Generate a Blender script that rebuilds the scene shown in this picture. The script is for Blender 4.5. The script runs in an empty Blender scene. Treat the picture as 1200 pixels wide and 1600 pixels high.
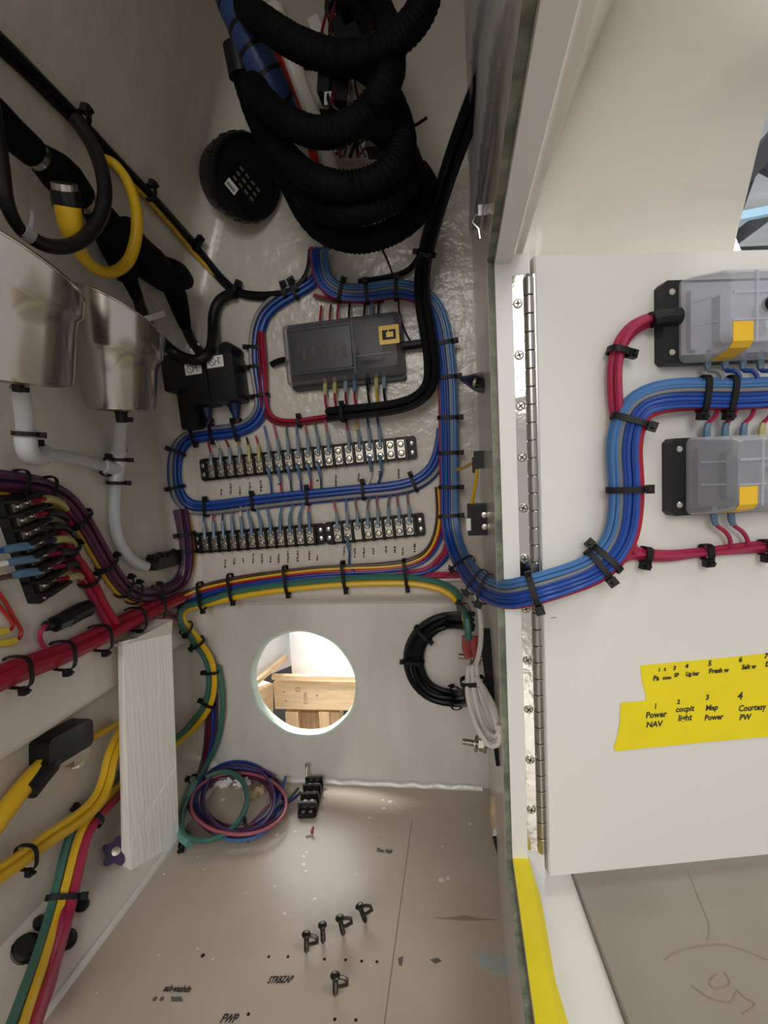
import bpy, bmesh, math, random
from mathutils import Vector, Matrix
random.seed(7)
SC = bpy.context.scene
COL = SC.collection
# ------------------------------------------------------------------ camera
FPX = 800.0                       # focal length in pixels of the 1200x1600 frame
D = 0.65                          # back wall distance (m)
D2 = 0.668                        # recessed lower bulkhead
YJ = 0.39                         # hinge jamb distance
yw = Vector((0.1475, 0.0925, -1.0)).normalized()      # world +Y seen by the camera
zw = Vector((-0.05, 1.0, 0.0851)).normalized()
xw = yw.cross(zw).normalized()
zw = xw.cross(yw).normalized()
RWC = Matrix((xw, yw, zw))        # camera vector -> world vector
def ray(px, py):
    return (RWC @ Vector(((px - 600) / FPX, -(py - 800) / FPX, -1.0)))
_r = ray(530, 1222)
ZC = -D2 * _r.z / _r.y
CAM = Vector((0, 0, ZC))
cd = bpy.data.cameras.new('camera')
cam = bpy.data.objects.new('camera', cd); COL.objects.link(cam)
cd.sensor_fit = 'VERTICAL'; cd.sensor_height = 36.0; cd.lens = FPX * 36.0 / 1600.0
cd.clip_start = 0.01; cd.clip_end = 100
M4 = RWC.to_4x4(); M4.translation = CAM
cam.matrix_world = M4
SC.camera = cam
# ------------------------------------------------------------------ light
w = bpy.data.worlds.new('world'); SC.world = w; w.use_nodes = True
bg = w.node_tree.nodes['Background']
bg.inputs[0].default_value = (1.0, 0.985, 0.96, 1); bg.inputs[1].default_value = 0.78
def area(name, loc, target, sx, sy, power, col=(1, 1, 1)):
    l = bpy.data.lights.new(name, 'AREA'); l.shape = 'RECTANGLE'; l.size = sx; l.size_y = sy
    l.energy = power; l.color = col
    o = bpy.data.objects.new(name, l); COL.objects.link(o)
    o.location = loc
    o.rotation_euler = (Vector(target) - Vector(loc)).to_track_quat('-Z', 'Y').to_euler()
    return o
area('shop_light', (0.95, -0.35, 2.3), (0.15, 0.3, 0.2), 1.2, 0.4, 17, (1, 0.97, 0.93))
area('fill_light_aft', (-0.05, -1.9, 1.25), (-0.15, 0.6, 0.45), 1.3, 0.9, 36, (1, 0.97, 0.93))  # added fill lamp behind the camera to brighten the compartment
area('fill_light_hole', (-0.9, 0.86, 1.9), (-0.3, 1.3, 0.2), 0.9, 0.5, 230, (1, 0.99, 0.97))  # added fill lamp that whitens what is seen through the hole
SC.view_settings.view_transform = 'Standard'
SC.view_settings.look = 'None'
SC.view_settings.gamma = 1.0
SC.view_settings.use_curve_mapping = False
SC.view_settings.exposure = -0.56
# ------------------------------------------------------------------ the shell of the compartment
XL = -0.358; XU = -0.385; XB = -0.415; XR = 0.0248; LEAN = 0.33
def yz(px, py, y):
    r = ray(px, py); return CAM + r * (y / r.y)
Z1 = yz(300, 610, D).z            # wall starts leaning above
_r = ray(150, 1095); ZB = (CAM + _r * (XU / _r.x)).z   # lower edge of the left wall above the bay
ZP = yz(470, 935, D).z            # lower edge of the wiring pad
ZTOP = 1.02
RF = 0.03
def sstep(a, b, x):
    t = max(0.0, min(1.0, (x - a) / (b - a))); return t * t * (3 - 2 * t)
def xl(z):
    if z > Z1 - 0.06:
        t = z - (Z1 - 0.06)
        return XU + LEAN * (t * t / 0.24 if t < 0.12 else t - 0.06)
    if z > 0.035: return XU + (XB - XU) * (1 - sstep(ZB - 0.018, ZB + 0.004, z))
    return XL + (XB - XL) * sstep(0.0, 0.035, z)
def dz(z):
    return D2 + (D - D2) * sstep(ZP - 0.014, ZP + 0.006, z)
def g(p):
    a = p.x - xl(p.z); b = dz(p.z) - p.y
    s = RF - math.hypot(RF - a, RF - b) if (a < RF and b < RF) else min(a, b)
    return min(s, XR - p.x if p.y > YJ else 9)
def grad(p):
    e = 0.0015
    v = Vector((g(p + Vector((e, 0, 0))) - g(p - Vector((e, 0, 0))), g(p + Vector((0, e, 0))) - g(p - Vector((0, e, 0))),
                g(p + Vector((0, 0, e))) - g(p - Vector((0, 0, e)))))
    return v.normalized() if v.length > 1e-9 else Vector((0, -1, 0))
DOOR_O = Vector((0.0575, 0.388, 0)); DOOR_U = Vector((1, 0.214, 0)).normalized(); DOOR_N = Vector((DOOR_U.y, -DOOR_U.x, 0))
def hit(px, py, surf='shell', off=0.0):
    """point on a surface of the place seen at a pixel of the photograph, and that surface's normal"""
    r = ray(px, py)
    if surf == 'shell':
        d = r.normalized(); t = 0.05
        for _ in range(160):
            s = g(CAM + d * t) - off
            if s < 1e-5: break
            t += s * 0.85
        p = CAM + d * t
        return p, grad(p)
    if surf == 'floor': o, n = Vector((0, 0, 0)), Vector((0, 0, 1))
    elif surf == 'door': o, n = DOOR_O, DOOR_N
    elif surf == 'right': o, n = Vector((XR, 0, 0)), Vector((-1, 0, 0))
    elif surf == 'left': o, n = Vector((XL, 0, 0)), Vector((1, 0, 0))
    elif surf == 'deck': o, n = Vector((0, 0, ZDECK)), Vector((0, 0, 1))
    else: o, n = Vector((0, surf, 0)), Vector((0, -1, 0))
    o = o + n * off
    t = (o - CAM).dot(n) / r.dot(n)
    return CAM + r * t, n
# ------------------------------------------------------------------ materials
MATS = {}
def mat(name, col, rough=0.5, metal=0.0, bump=0.0, bscale=60.0, var=0.0, vscale=8.0, coat=0.0, spec=0.5, stretch=None):
    if name in MATS: return MATS[name]
    m = bpy.data.materials.new(name); m.use_nodes = True
    nt = m.node_tree; b = nt.nodes['Principled BSDF']
    b.inputs['Base Color'].default_value = (*col, 1); b.inputs['Roughness'].default_value = rough
    b.inputs['Metallic'].default_value = metal; b.inputs['Coat Weight'].default_value = coat
    b.inputs['Specular IOR Level'].default_value = spec
    tc = nt.nodes.new('ShaderNodeTexCoord'); src = tc.outputs['Object']
    if stretch:
        mp = nt.nodes.new('ShaderNodeMapping'); mp.inputs['Scale'].default_value = stretch
        nt.links.new(src, mp.inputs[0]); src = mp.outputs[0]
    if bump:
        n = nt.nodes.new('ShaderNodeTexNoise'); n.inputs['Scale'].default_value = bscale; n.inputs['Detail'].default_value = 4
        bp = nt.nodes.new('ShaderNodeBump'); bp.inputs['Strength'].default_value = bump; bp.inputs['Distance'].default_value = 0.004
        nt.links.new(src, n.inputs['Vector']); nt.links.new(n.outputs[0], bp.inputs['Height']); nt.links.new(bp.outputs[0], b.inputs['Normal'])
    if var:
        n = nt.nodes.new('ShaderNodeTexNoise'); n.inputs['Scale'].default_value = vscale; n.inputs['Detail'].default_value = 5
        r = nt.nodes.new('ShaderNodeValToRGB')
        r.color_ramp.elements[0].position = 0.32; r.color_ramp.elements[1].position = 0.68
        r.color_ramp.elements[0].color = (*[c * (1 - var) for c in col], 1)
        r.color_ramp.elements[1].color = (*[min(1, c * (1 + var * 0.5)) for c in col], 1)
        nt.links.new(src, n.inputs['Vector']); nt.links.new(n.outputs[0], r.inputs[0]); nt.links.new(r.outputs[0], b.inputs['Base Color'])
    MATS[name] = m
    return m
mat('gelcoat', (0.67, 0.62, 0.55), 0.22, bump=0.4, bscale=34, var=0.06, vscale=5)
mat('gelcoat_lumpy', (0.63, 0.58, 0.515), 0.2, bump=0.6, bscale=60, var=0.06, vscale=9)
mat('gelcoat_brushed', (0.62, 0.59, 0.55), 0.2, bump=0.7, bscale=26, var=0.2, vscale=9, stretch=(1, 1, 0.45))
mat('white_gloss', (0.88, 0.86, 0.79), 0.12, var=0.03, vscale=3, coat=0.3)
mat('white_frame', (0.74, 0.73, 0.71), 0.35, bump=0.03, bscale=200)
mat('door_white', (0.74, 0.725, 0.69), 0.5, bump=0.02, bscale=400)
mat('raw_glass_edge', (0.20, 0.22, 0.16), 0.6, bump=0.6, bscale=120, var=0.5, vscale=60)
mat('hole_edge', (0.62, 0.74, 0.64), 0.4, bump=0.3, bscale=90, var=0.12, vscale=40)
mat('painted_wood', (0.90, 0.89, 0.85), 0.45, bump=0.3, bscale=230, var=0.04, vscale=60, stretch=(1.2, 1.2, 0.10))
mat('steel', (0.44, 0.415, 0.375), 0.2, 1.0, bump=0.02, bscale=20)
mat('hinge_steel', (0.42, 0.40, 0.38), 0.26, 1.0)
mat('dark_steel', (0.10, 0.095, 0.085), 0.32, 1.0)
mat('mirror_steel', (0.62, 0.59, 0.55), 0.10, 1.0, bump=0.25, bscale=45)
mat('screw_steel', (0.60, 0.56, 0.49), 0.28, 1.0)
mat('tin_plate', (0.50, 0.46, 0.39), 0.34, 1.0)
mat('dark', (0.004, 0.004, 0.004), 0.6)
mat('black_plastic', (0.007, 0.007, 0.0075), 0.45, spec=0.35)
mat('black_gloss', (0.006, 0.006, 0.0065), 0.28, spec=0.4)
mat('black_cable', (0.006, 0.006, 0.0065), 0.45, spec=0.35)
mat('black_corrugated', (0.0025, 0.0025, 0.003), 0.7, spec=0.12)
mat('tie_black', (0.006, 0.006, 0.0065), 0.5, spec=0.3)
mat('ink', (0.02, 0.02, 0.024), 0.7)
mat('ink_grey', (0.12, 0.11, 0.10), 0.7)
mat('tape_yellow', (0.86, 0.70, 0.012), 0.42, bump=0.06, bscale=300, var=0.05, vscale=30)
mat('label_yellow', (0.82, 0.50, 0.02), 0.4)
mat('label_white', (0.75, 0.74, 0.72), 0.5)
mat('shrink_clear', (0.20, 0.27, 0.33), 0.3)
mat('shrink_blue', (0.09, 0.17, 0.27), 0.3)
mat('shrink_yellow', (0.45, 0.40, 0.16), 0.35)
mat('shrink_yellow_bright', (0.72, 0.52, 0.05), 0.35)
mat('shrink_red', (0.30, 0.05, 0.05), 0.35)
mat('hose_clear', (0.62, 0.64, 0.66), 0.18, var=0.05, vscale=30)
mat('hose_white', (0.66, 0.62, 0.56), 0.4)
mat('hose_blue', (0.020, 0.050, 0.17), 0.4)
mat('purple_plastic', (0.035, 0.018, 0.085), 0.35)
mat('lumber', (0.80, 0.58, 0.34), 0.7, bump=0.15, bscale=60, var=0.16, vscale=14, stretch=(1.0, 1.0, 9.0))
mat('lumber_post', (0.78, 0.53, 0.29), 0.7, bump=0.15, bscale=60, var=0.2, vscale=14, stretch=(9.0, 1.0, 1.0))
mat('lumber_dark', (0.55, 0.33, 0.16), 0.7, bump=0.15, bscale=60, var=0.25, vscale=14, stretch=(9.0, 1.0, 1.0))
mat('foam_white', (0.90, 0.90, 0.90), 0.6, var=0.02)
mat('membrane', (0.85, 0.86, 0.88), 0.5, bump=0.6, bscale=14, var=0.06, vscale=10)
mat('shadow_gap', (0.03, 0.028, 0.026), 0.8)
mat('insulation', (0.50, 0.53, 0.55), 0.4, bump=0.7, bscale=3, var=0.35, vscale=2.2, stretch=(0.35, 1, 2.5))
mat('truss_steel', (0.05, 0.052, 0.06), 0.5)
mat('pale_blue', (0.42, 0.66, 0.85), 0.5)
mat('white_panel', (0.92, 0.92, 0.92), 0.5)
mat('plug_white', (0.7, 0.68, 0.66), 0.4)
mat('tan_adhesive', (0.55, 0.42, 0.26), 0.6, bump=0.6, bscale=150, var=0.3, vscale=80)
for nm, c in dict(blue=(0.012, 0.050, 0.27), blue_mid=(0.016, 0.075, 0.36), blue_light=(0.06, 0.17, 0.40), blue_dark=(0.012, 0.028, 0.12),
                  grey=(0.20, 0.20, 0.20), red=(0.34, 0.012, 0.035), red_dark=(0.16, 0.010, 0.022), red_bright=(0.42, 0.02, 0.012), crimson=(0.36, 0.02, 0.07),
                  purple=(0.075, 0.02, 0.05), violet=(0.06, 0.03, 0.11), brown=(0.07, 0.035, 0.025), yellow=(0.75, 0.46, 0.02),
                  yellow_deep=(0.66, 0.40, 0.015), orange=(0.55, 0.20, 0.03), green=(0.045, 0.15, 0.115), green_dark=(0.03, 0.07, 0.06), teal=(0.14, 0.33, 0.29),
                  white=(0.66, 0.62, 0.58), black=(0.008, 0.008, 0.009), pink=(0.40, 0.10, 0.13)).items():
    mat('wire_' + nm, c, 0.36, spec=0.4 if nm != 'black' else 0.18)
def emat_cover(name, col, tint, lo, hi, rough=0.12):
    m = bpy.data.materials.new(name); m.use_nodes = True; nt = m.node_tree
    b = nt.nodes['Principled BSDF']; b.inputs['Base Color'].default_value = (*col, 1); b.inputs['Roughness'].default_value = rough
    t = nt.nodes.new('ShaderNodeBsdfTransparent'); t.inputs[0].default_value = (*tint, 1)
    lw = nt.nodes.new('ShaderNodeLayerWeight'); lw.inputs[0].default_value = 0.4
    mr = nt.nodes.new('ShaderNodeMapRange'); mr.inputs[3].default_value = lo; mr.inputs[4].default_value = hi
    mx = nt.nodes.new('ShaderNodeMixShader')
    nt.links.new(lw.outputs['Facing'], mr.inputs[0]); nt.links.new(mr.outputs[0], mx.inputs[0])
    nt.links.new(t.outputs[0], mx.inputs[1]); nt.links.new(b.outputs[0], mx.inputs[2])
    nt.links.new(mx.outputs[0], nt.nodes['Material Output'].inputs[0])
    MATS[name] = m
emat_cover('clear_cover', (0.70, 0.71, 0.77), (0.93, 0.94, 0.97), 0.20, 0.85)
emat_cover('smoke_cover', (0.24, 0.24, 0.25), (0.88, 0.88, 0.90), 0.14, 0.95, 0.2)
mat('inner_grey', (0.42, 0.42, 0.46), 0.4); mat('inner_dark', (0.11, 0.11, 0.12), 0.4)
def emat_sheet():
    m = bpy.data.materials.new('plastic_sheet'); m.use_nodes = True; nt = m.node_tree
    b = nt.nodes['Principled BSDF']; b.inputs['Base Color'].default_value = (0.75, 0.76, 0.78, 1); b.inputs['Roughness'].default_value = 0.3
    t = nt.nodes.new('ShaderNodeBsdfTransparent'); t.inputs[0].default_value = (0.92, 0.92, 0.94, 1)
    mx = nt.nodes.new('ShaderNodeMixShader'); mx.inputs[0].default_value = 0.32
    nt.links.new(t.outputs[0], mx.inputs[1]); nt.links.new(b.outputs[0], mx.inputs[2])
    nt.links.new(mx.outputs[0], nt.nodes['Material Output'].inputs[0])
    MATS['plastic_sheet'] = m
emat_sheet()
def emat_hose():
    m = bpy.data.materials.new('hose_tube'); m.use_nodes = True; nt = m.node_tree
    b = nt.nodes['Principled BSDF']; b.inputs['Base Color'].default_value = (0.66, 0.68, 0.70, 1); b.inputs['Roughness'].default_value = 0.12
    t = nt.nodes.new('ShaderNodeBsdfTransparent'); t.inputs[0].default_value = (0.9, 0.9, 0.93, 1)
    lw = nt.nodes.new('ShaderNodeLayerWeight'); lw.inputs[0].default_value = 0.4
    mr = nt.nodes.new('ShaderNodeMapRange'); mr.inputs[3].default_value = 0.5; mr.inputs[4].default_value = 0.9
    mx = nt.nodes.new('ShaderNodeMixShader')
    nt.links.new(lw.outputs['Facing'], mr.inputs[0]); nt.links.new(mr.outputs[0], mx.inputs[0])
    nt.links.new(t.outputs[0], mx.inputs[1]); nt.links.new(b.outputs[0], mx.inputs[2])
    nt.links.new(mx.outputs[0], nt.nodes['Material Output'].inputs[0])
    MATS['hose_tube'] = m
emat_hose()
def emat_floor(name, base, dark, light, dot=True):
    m = bpy.data.materials.new(name); m.use_nodes = True; nt = m.node_tree; N = nt.nodes; L = nt.links
    b = N['Principled BSDF']; b.inputs['Roughness'].default_value = 0.33
    tc = N.new('ShaderNodeTexCoord')
    n1 = N.new('ShaderNodeTexNoise'); n1.inputs['Scale'].default_value = 9; n1.inputs['Detail'].default_value = 6
    r1 = N.new('ShaderNodeValToRGB'); r1.color_ramp.elements[0].position = 0.3; r1.color_ramp.elements[1].position = 0.72
    r1.color_ramp.elements[0].color = (*dark, 1); r1.color_ramp.elements[1].color = (*base, 1)
    L.new(tc.outputs['Object'], n1.inputs['Vector']); L.new(n1.outputs[0], r1.inputs[0]); out = r1.outputs[0]
    if dot:   # paint splashes and grains of filler
        v = N.new('ShaderNodeTexVoronoi'); v.inputs['Scale'].default_value = 62
        n2 = N.new('ShaderNodeTexNoise'); n2.inputs['Scale'].default_value = 13
        lt = N.new('ShaderNodeMath'); lt.operation = 'MULTIPLY'; 
        mr = N.new('ShaderNodeMapRange'); mr.inputs[1].default_value = 0.47; mr.inputs[2].default_value = 0.75; mr.inputs[3].default_value = 0; mr.inputs[4].default_value = 0.27
        th = N.new('ShaderNodeMath'); th.operation = 'LESS_THAN'
        L.new(tc.outputs['Object'], v.inputs['Vector']); L.new(tc.outputs['Object'], n2.inputs['Vector'])
        L.new(n2.outputs[0], mr.inputs[0]); L.new(v.outputs['Distance'], th.inputs[0]); L.new(mr.outputs[0], th.inputs[1])
        mx = N.new('ShaderNodeMix'); mx.data_type = 'RGBA'
        L.new(th.outputs[0], mx.inputs['Factor']); L.new(out, mx.inputs['A']); mx.inputs['B'].default_value = (*light, 1)
        out = mx.outputs['Result']
    L.new(out, b.inputs['Base Color'])
    n3 = N.new('ShaderNodeTexNoise'); n3.inputs['Scale'].default_value = 30; n3.inputs['Detail'].default_value = 5
    bp = N.new('ShaderNodeBump'); bp.inputs['Strength'].default_value = 0.22; bp.inputs['Distance'].default_value = 0.003
    L.new(tc.outputs['Object'], n3.inputs['Vector']); L.new(n3.outputs[0], bp.inputs['Height']); L.new(bp.outputs[0], b.inputs['Normal'])
    MATS[name] = m
emat_floor('floor_paint', (0.55, 0.475, 0.395), (0.46, 0.385, 0.31), (0.76, 0.72, 0.65))
emat_floor('deck_ply', (0.34, 0.30, 0.25), (0.27, 0.235, 0.19), (0.5, 0.5, 0.5), dot=False)
# ------------------------------------------------------------------ geometry helpers
MW = {}
def W(o): return MW.get(o.name, Matrix.Identity(4))
def thing(name, label, cat, M=None, group=None):
    """an Empty at the thing's base that parents its parts"""
    o = bpy.data.objects.new(name, None); COL.objects.link(o)
    if M is None: M = Matrix.Identity(4)
    if isinstance(M, Vector): M = Matrix.Translation(M)
    o.matrix_world = M; o.empty_display_size = 0.01; MW[o.name] = M.copy()
    o['label'] = label; o['category'] = cat
    if group: o['group'] = group
    return o
def tag(o, label, cat, group=None):
    o['label'] = label; o['category'] = cat
    if group: o['group'] = group
    return o
class G:
    def __init__(s): s.v = []; s.f = []
    def add(s, vs, fs):
        b = len(s.v); s.v += [Vector(v) for v in vs]; s.f += [tuple(i + b for i in f) for f in fs]; return s
    def box(s, x0, x1, y0, y1, z0, z1, M=None, ch=0.0):
        if ch:   # chamfered in the x/y outline
            P = [(x0 + ch, y0), (x1 - ch, y0), (x1, y0 + ch), (x1, y1 - ch), (x1 - ch, y1), (x0 + ch, y1), (x0, y1 - ch), (x0, y0 + ch)]
            return s.prism(P, z0, z1, M)
        vs = [Vector(q) for q in ((x0, y0, z0), (x1, y0, z0), (x1, y1, z0), (x0, y1, z0), (x0, y0, z1), (x1, y0, z1), (x1, y1, z1), (x0, y1, z1))]
        if M: vs = [M @ q for q in vs]
        return s.add(vs, [(0, 3, 2, 1), (4, 5, 6, 7), (0, 1, 5, 4), (1, 2, 6, 5), (2, 3, 7, 6), (3, 0, 4, 7)])
    def prism(s, P, z0, z1, M=None, P1=None):
        n = len(P); P1 = P1 or P
        vs = [Vector((x, y, z0)) for x, y in P] + [Vector((x, y, z1)) for x, y in P1]
        if M: vs = [M @ q for q in vs]
        return s.add(vs, [tuple(range(n))[::-1], tuple(range(n, 2 * n))] + [(i, (i + 1) % n, (i + 1) % n + n, i + n) for i in range(n)])
    def lathe(s, prof, n=24, M=None, cap=True):
        vs = []; fs = []; m = len(prof)
        for i in range(n):
            a = 2 * math.pi * i / n
            for r, z in prof: vs.append(Vector((r * math.cos(a), r * math.sin(a), z)))
        for i in range(n):
            j = (i + 1) % n
            for k in range(m - 1): fs.append((i * m + k, j * m + k, j * m + k + 1, i * m + k + 1))
        if cap:
            if prof[0][0] > 1e-6: fs.append(tuple(i * m for i in range(n))[::-1])
            if prof[-1][0] > 1e-6: fs.append(tuple(i * m + m - 1 for i in range(n)))
        if M: vs = [M @ q for q in vs]
        return s.add(vs, fs)
    def cyl(s, a, b, r, n=12, r2=None):
        a = Vector(a); b = Vector(b); d = b - a
        M = Matrix.Translation(a) @ d.to_track_quat('Z', 'Y').to_matrix().to_4x4()
        return s.lathe([(r, 0), (r if r2 is None else r2, d.length)], n, M)
    def tube(s, pts, r, n=8, closed=False, caps=True):
        """r: a number or one per point"""
        pts = [Vector(p) for p in pts]; m = len(pts)
        rr = r if isinstance(r, (list, tuple)) else [r] * m
        T = []
        for i in range(m):
            a = pts[i - 1] if (i > 0 or closed) else pts[i]; b = pts[(i + 1) % m] if (i < m - 1 or closed) else pts[i]
            t = b - a; T.append(t.normalized() if t.length > 1e-9 else Vector((0, 0, 1)))
        u = T[0].orthogonal().normalized(); vs = []
        for i in range(m):
            u = (u - T[i] * u.dot(T[i])); u = u.normalized() if u.length > 1e-6 else T[i].orthogonal().normalized()
            v = T[i].cross(u)
            for k in range(n):
                a = 2 * math.pi * k / n
                vs.append(pts[i] + (u * math.cos(a) + v * math.sin(a)) * rr[i])
        fs = []
        for i in range(m if closed else m - 1):
            j = (i + 1) % m
            for k in range(n): fs.append((i * n + k, i * n + (k + 1) % n, j * n + (k + 1) % n, j * n + k))
        if caps and not closed: fs += [tuple(range(n))[::-1], tuple(range((m - 1) * n, m * n))]
        return s.add(vs, fs)
    def build(s, name, m, parent=None, world=True, smooth=35):
        me = bpy.data.meshes.new(name)
        vs = s.v
        if parent is not None and world:
            inv = W(parent).inverted(); vs = [inv @ v for v in vs]
        me.from_pydata([tuple(v) for v in vs], [], s.f); me.validate(); me.update()
        bm = bmesh.new(); bm.from_mesh(me); bmesh.ops.recalc_face_normals(bm, faces=bm.faces); bm.to_mesh(me); bm.free()
        if smooth:
            for p in me.polygons: p.use_smooth = True
            me.set_sharp_from_angle(angle=math.radians(smooth))
        me.materials.append(MATS[m])
        o = bpy.data.objects.new(name, me); COL.objects.link(o)
        if parent is not None:
            o.parent = parent; MW[o.name] = W(parent).copy()
        return o
def inst(o, parent, M=None):
    """a copy of a part sharing its mesh; M places it in the parent's frame"""
    c = o.copy(); COL.objects.link(c); c.parent = parent; c.matrix_parent_inverse = Matrix.Identity(4)
    c.matrix_basis = M if M is not None else Matrix.Identity(4); MW[c.name] = W(parent) @ c.matrix_basis
    return c
def structure(o): o['kind'] = 'structure'; return o
def catmull(P, step):
    """P: list of tuples of any length; samples about every `step` in the first two coordinates"""
    out = []; n = len(P)
    if n == 2:
        k = max(1, int(math.dist(P[0][:2], P[1][:2]) / step))
        return [tuple(a + (b - a) * i / k for a, b in zip(*P)) for i in range(k + 1)]
    for i in range(n - 1):
        p0 = P[max(0, i - 1)]; p1 = P[i]; p2 = P[i + 1]; p3 = P[min(n - 1, i + 2)]
        k = max(1, int(math.dist(p1[:2], p2[:2]) / step + 0.5))
        for j in range(k):
            t = j / k; t2 = t * t; t3 = t2 * t
            out.append(tuple(0.5 * ((2 * b) + (-a + c) * t + (2 * a - 5 * b + 4 * c - d) * t2 + (-a + 3 * b - 3 * c + d) * t3) for a, b, c, d in zip(p0, p1, p2, p3)))
    out.append(tuple(P[-1]))
    return out
def smooth_pts(P, it=2):
    P = [p.copy() for p in P]
    for _ in range(it):
        P = [P[0]] + [(P[i - 1] + P[i] * 2 + P[i + 1]) / 4 for i in range(1, len(P) - 1)] + [P[-1]]
    return P
def path(px, surf='shell', off=0.004, step=9):
    """px: (x, y[, off]) control points laid along a surface -> world points and normals"""
    Q = [(q[0], q[1], q[2] if len(q) > 2 else off) for q in px]
    P = []; N = []
    for x, y, o in catmull(Q, step):
        p, n = hit(x, y, surf, o); P.append(p); N.append(n)
    return smooth_pts(P), smooth_pts(N)
def dpath(px, step=9):
    """px: (x, y, distance) control points in open space -> world points; a small third value is a clearance from the nearest surface"""
    Q = [(x, y, d if d > 0.2 else clear(x, y, d)) for x, y, d in px]
    return smooth_pts([yz(x, y, d) for x, y, d in catmull(Q, step)])
def clear(x, y, off):
    a = hit(x, y, 'shell', off)[0].y; r = ray(x, y)
    if r.z < -0.05: a = min(a, hit(x, y, 'floor', off)[0].y)
    return a
def frames(P, N):
    T = []; S = []
    for i in range(len(P)):
        t = (P[min(i + 1, len(P) - 1)] - P[max(i - 1, 0)]).normalized()
        n = (N[i] - t * N[i].dot(t)); n = n.normalized() if n.length > 1e-6 else t.orthogonal().normalized()
        T.append(t); S.append(t.cross(n)); N[i] = n
    return T, S
def tie(parent, c, t, n, hw, hh, side=1, bw=0.0026, th=0.0011, head=0.0042, tail=0.006, name='cable_tie'):
    """a zip tie: flat band round the bundle, square head, cut tail"""
    s = t.cross(n).normalized(); b = G(); K = 18; vs = []; fs = []
    for i in range(K):
        a = 2 * math.pi * i / K; ca, sa = math.cos(a), math.sin(a)
        e = 0.62
        ux = math.copysign(abs(ca) ** e, ca) * hw; vy = math.copysign(abs(sa) ** e, sa) * hh
        nv = Vector((ca / max(hw, 1e-4), sa / max(hh, 1e-4))).normalized()
        for (o, w_) in ((0, -bw), (th, -bw), (th, bw), (0, bw)):
            vs.append(c + s * (ux + nv.x * o) + n * (vy + nv.y * o) + t * w_)
    for i in range(K):
        j = (i + 1) % K
        for k in range(4): fs.append((i * 4 + k, i * 4 + (k + 1) % 4, j * 4 + (k + 1) % 4, j * 4 + k))
    b.add(vs, fs)
    M = Matrix((s * side, t * side, n)).transposed().to_4x4(); M.translation = c + s * side * (hw + 0.0005) + n * (hh * 0.35)
    b.box(-0.0008, head, -bw * 1.35, bw * 1.35, -head * 0.55, head * 0.55, M)
    if tail: b.box(head * 0.2, head * 0.2 + tail * 0.35, -bw * 0.8, bw * 0.8, head * 0.5, head * 0.5 + tail * 0.55, M)
    return b.build(name, 'tie_black', parent, smooth=40)
def nearest(P, p):
    return min(range(len(P)), key=lambda i: (P[i] - p).length)
def bundle(o, px, rows, width, surf='shell', ties=(), off0=0.001, step=9, wob=0.25, name='wire', dist=None, tiekw=None, tside=None):
    """parallel wires laid along a path; rows from the wall outward, each a list of colours across; width in pixels"""
    if dist: P = dpath(px, step); N = [(CAM - p).normalized() for p in P]
    else: P, N = path(px, surf, off0, step)
    T, S = frames(P, N)
    k = sum(kpx(p) for p in P) / len(P)
    wd = width * k; n0 = max(len(r) for r in rows); r = wd / (2 * n0) * 1.08
    H = r * 2 + (len(rows) - 1) * r * 1.6
    for ri, row in enumerate(rows):
        m = len(row)
        for j, c in enumerate(row):
            u = ((j + 0.5) / m - 0.5) * wd * (1 - 0.10 * ri)
            ph = random.uniform(0, 6.28); ph2 = random.uniform(0, 6.28); fr = random.uniform(6, 14)
            pts = []
            for i, p in enumerate(P):
                a = i / max(1, len(P) - 1)
                pts.append(p + S[i] * (u + wob * r * math.sin(fr * a + ph)) + N[i] * (r + ri * r * 1.6 + wob * r * (0.6 + 0.6 * math.sin(fr * a + ph2))))
            G().tube(pts, r, 7).build(name, 'wire_' + c, o)
    kw = tiekw or {}
    for q in ties:
        tx, ty = q[0], q[1]; sd = q[2] if len(q) > 2 else 1
        i = min(range(len(P)), key=lambda i: (proj(P[i])[0] - tx) ** 2 + (proj(P[i])[1] - ty) ** 2)
        tie(o, P[i] + N[i] * (H * 0.5 + wob * r * 0.3), T[i], N[i], wd * 0.5 + r * 0.5, H * 0.5 + r * 0.6, sd, **kw)
    return P, N, T, S
def proj(p):
    v = RWC.transposed() @ (p - CAM)
    return (600 + FPX * v.x / -v.z, 800 - FPX * v.y / -v.z)
FWD = RWC @ Vector((0, 0, -1))
def kpx(p): return (p - CAM).dot(FWD) / FPX      # metres per pixel at a point
def base_of(px, surf='shell'):
    return hit(px[0], px[1], surf)[0]
def frame_on(a, b, surf='shell', off=0.0):
    """local frame on a surface: origin midway, x from pixel a to pixel b, z out of the surface; also the length"""
    A, n1 = hit(a[0], a[1], surf, off); B, n2 = hit(b[0], b[1], surf, off)
    n = (n1 + n2).normalized(); u = (B - A); L = u.length; u.normalize()
    n = (n - u * n.dot(u)).normalized(); v = n.cross(u)
    M = Matrix((u, v, n)).transposed().to_4x4(); M.translation = (A + B) / 2
    return M, L
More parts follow.
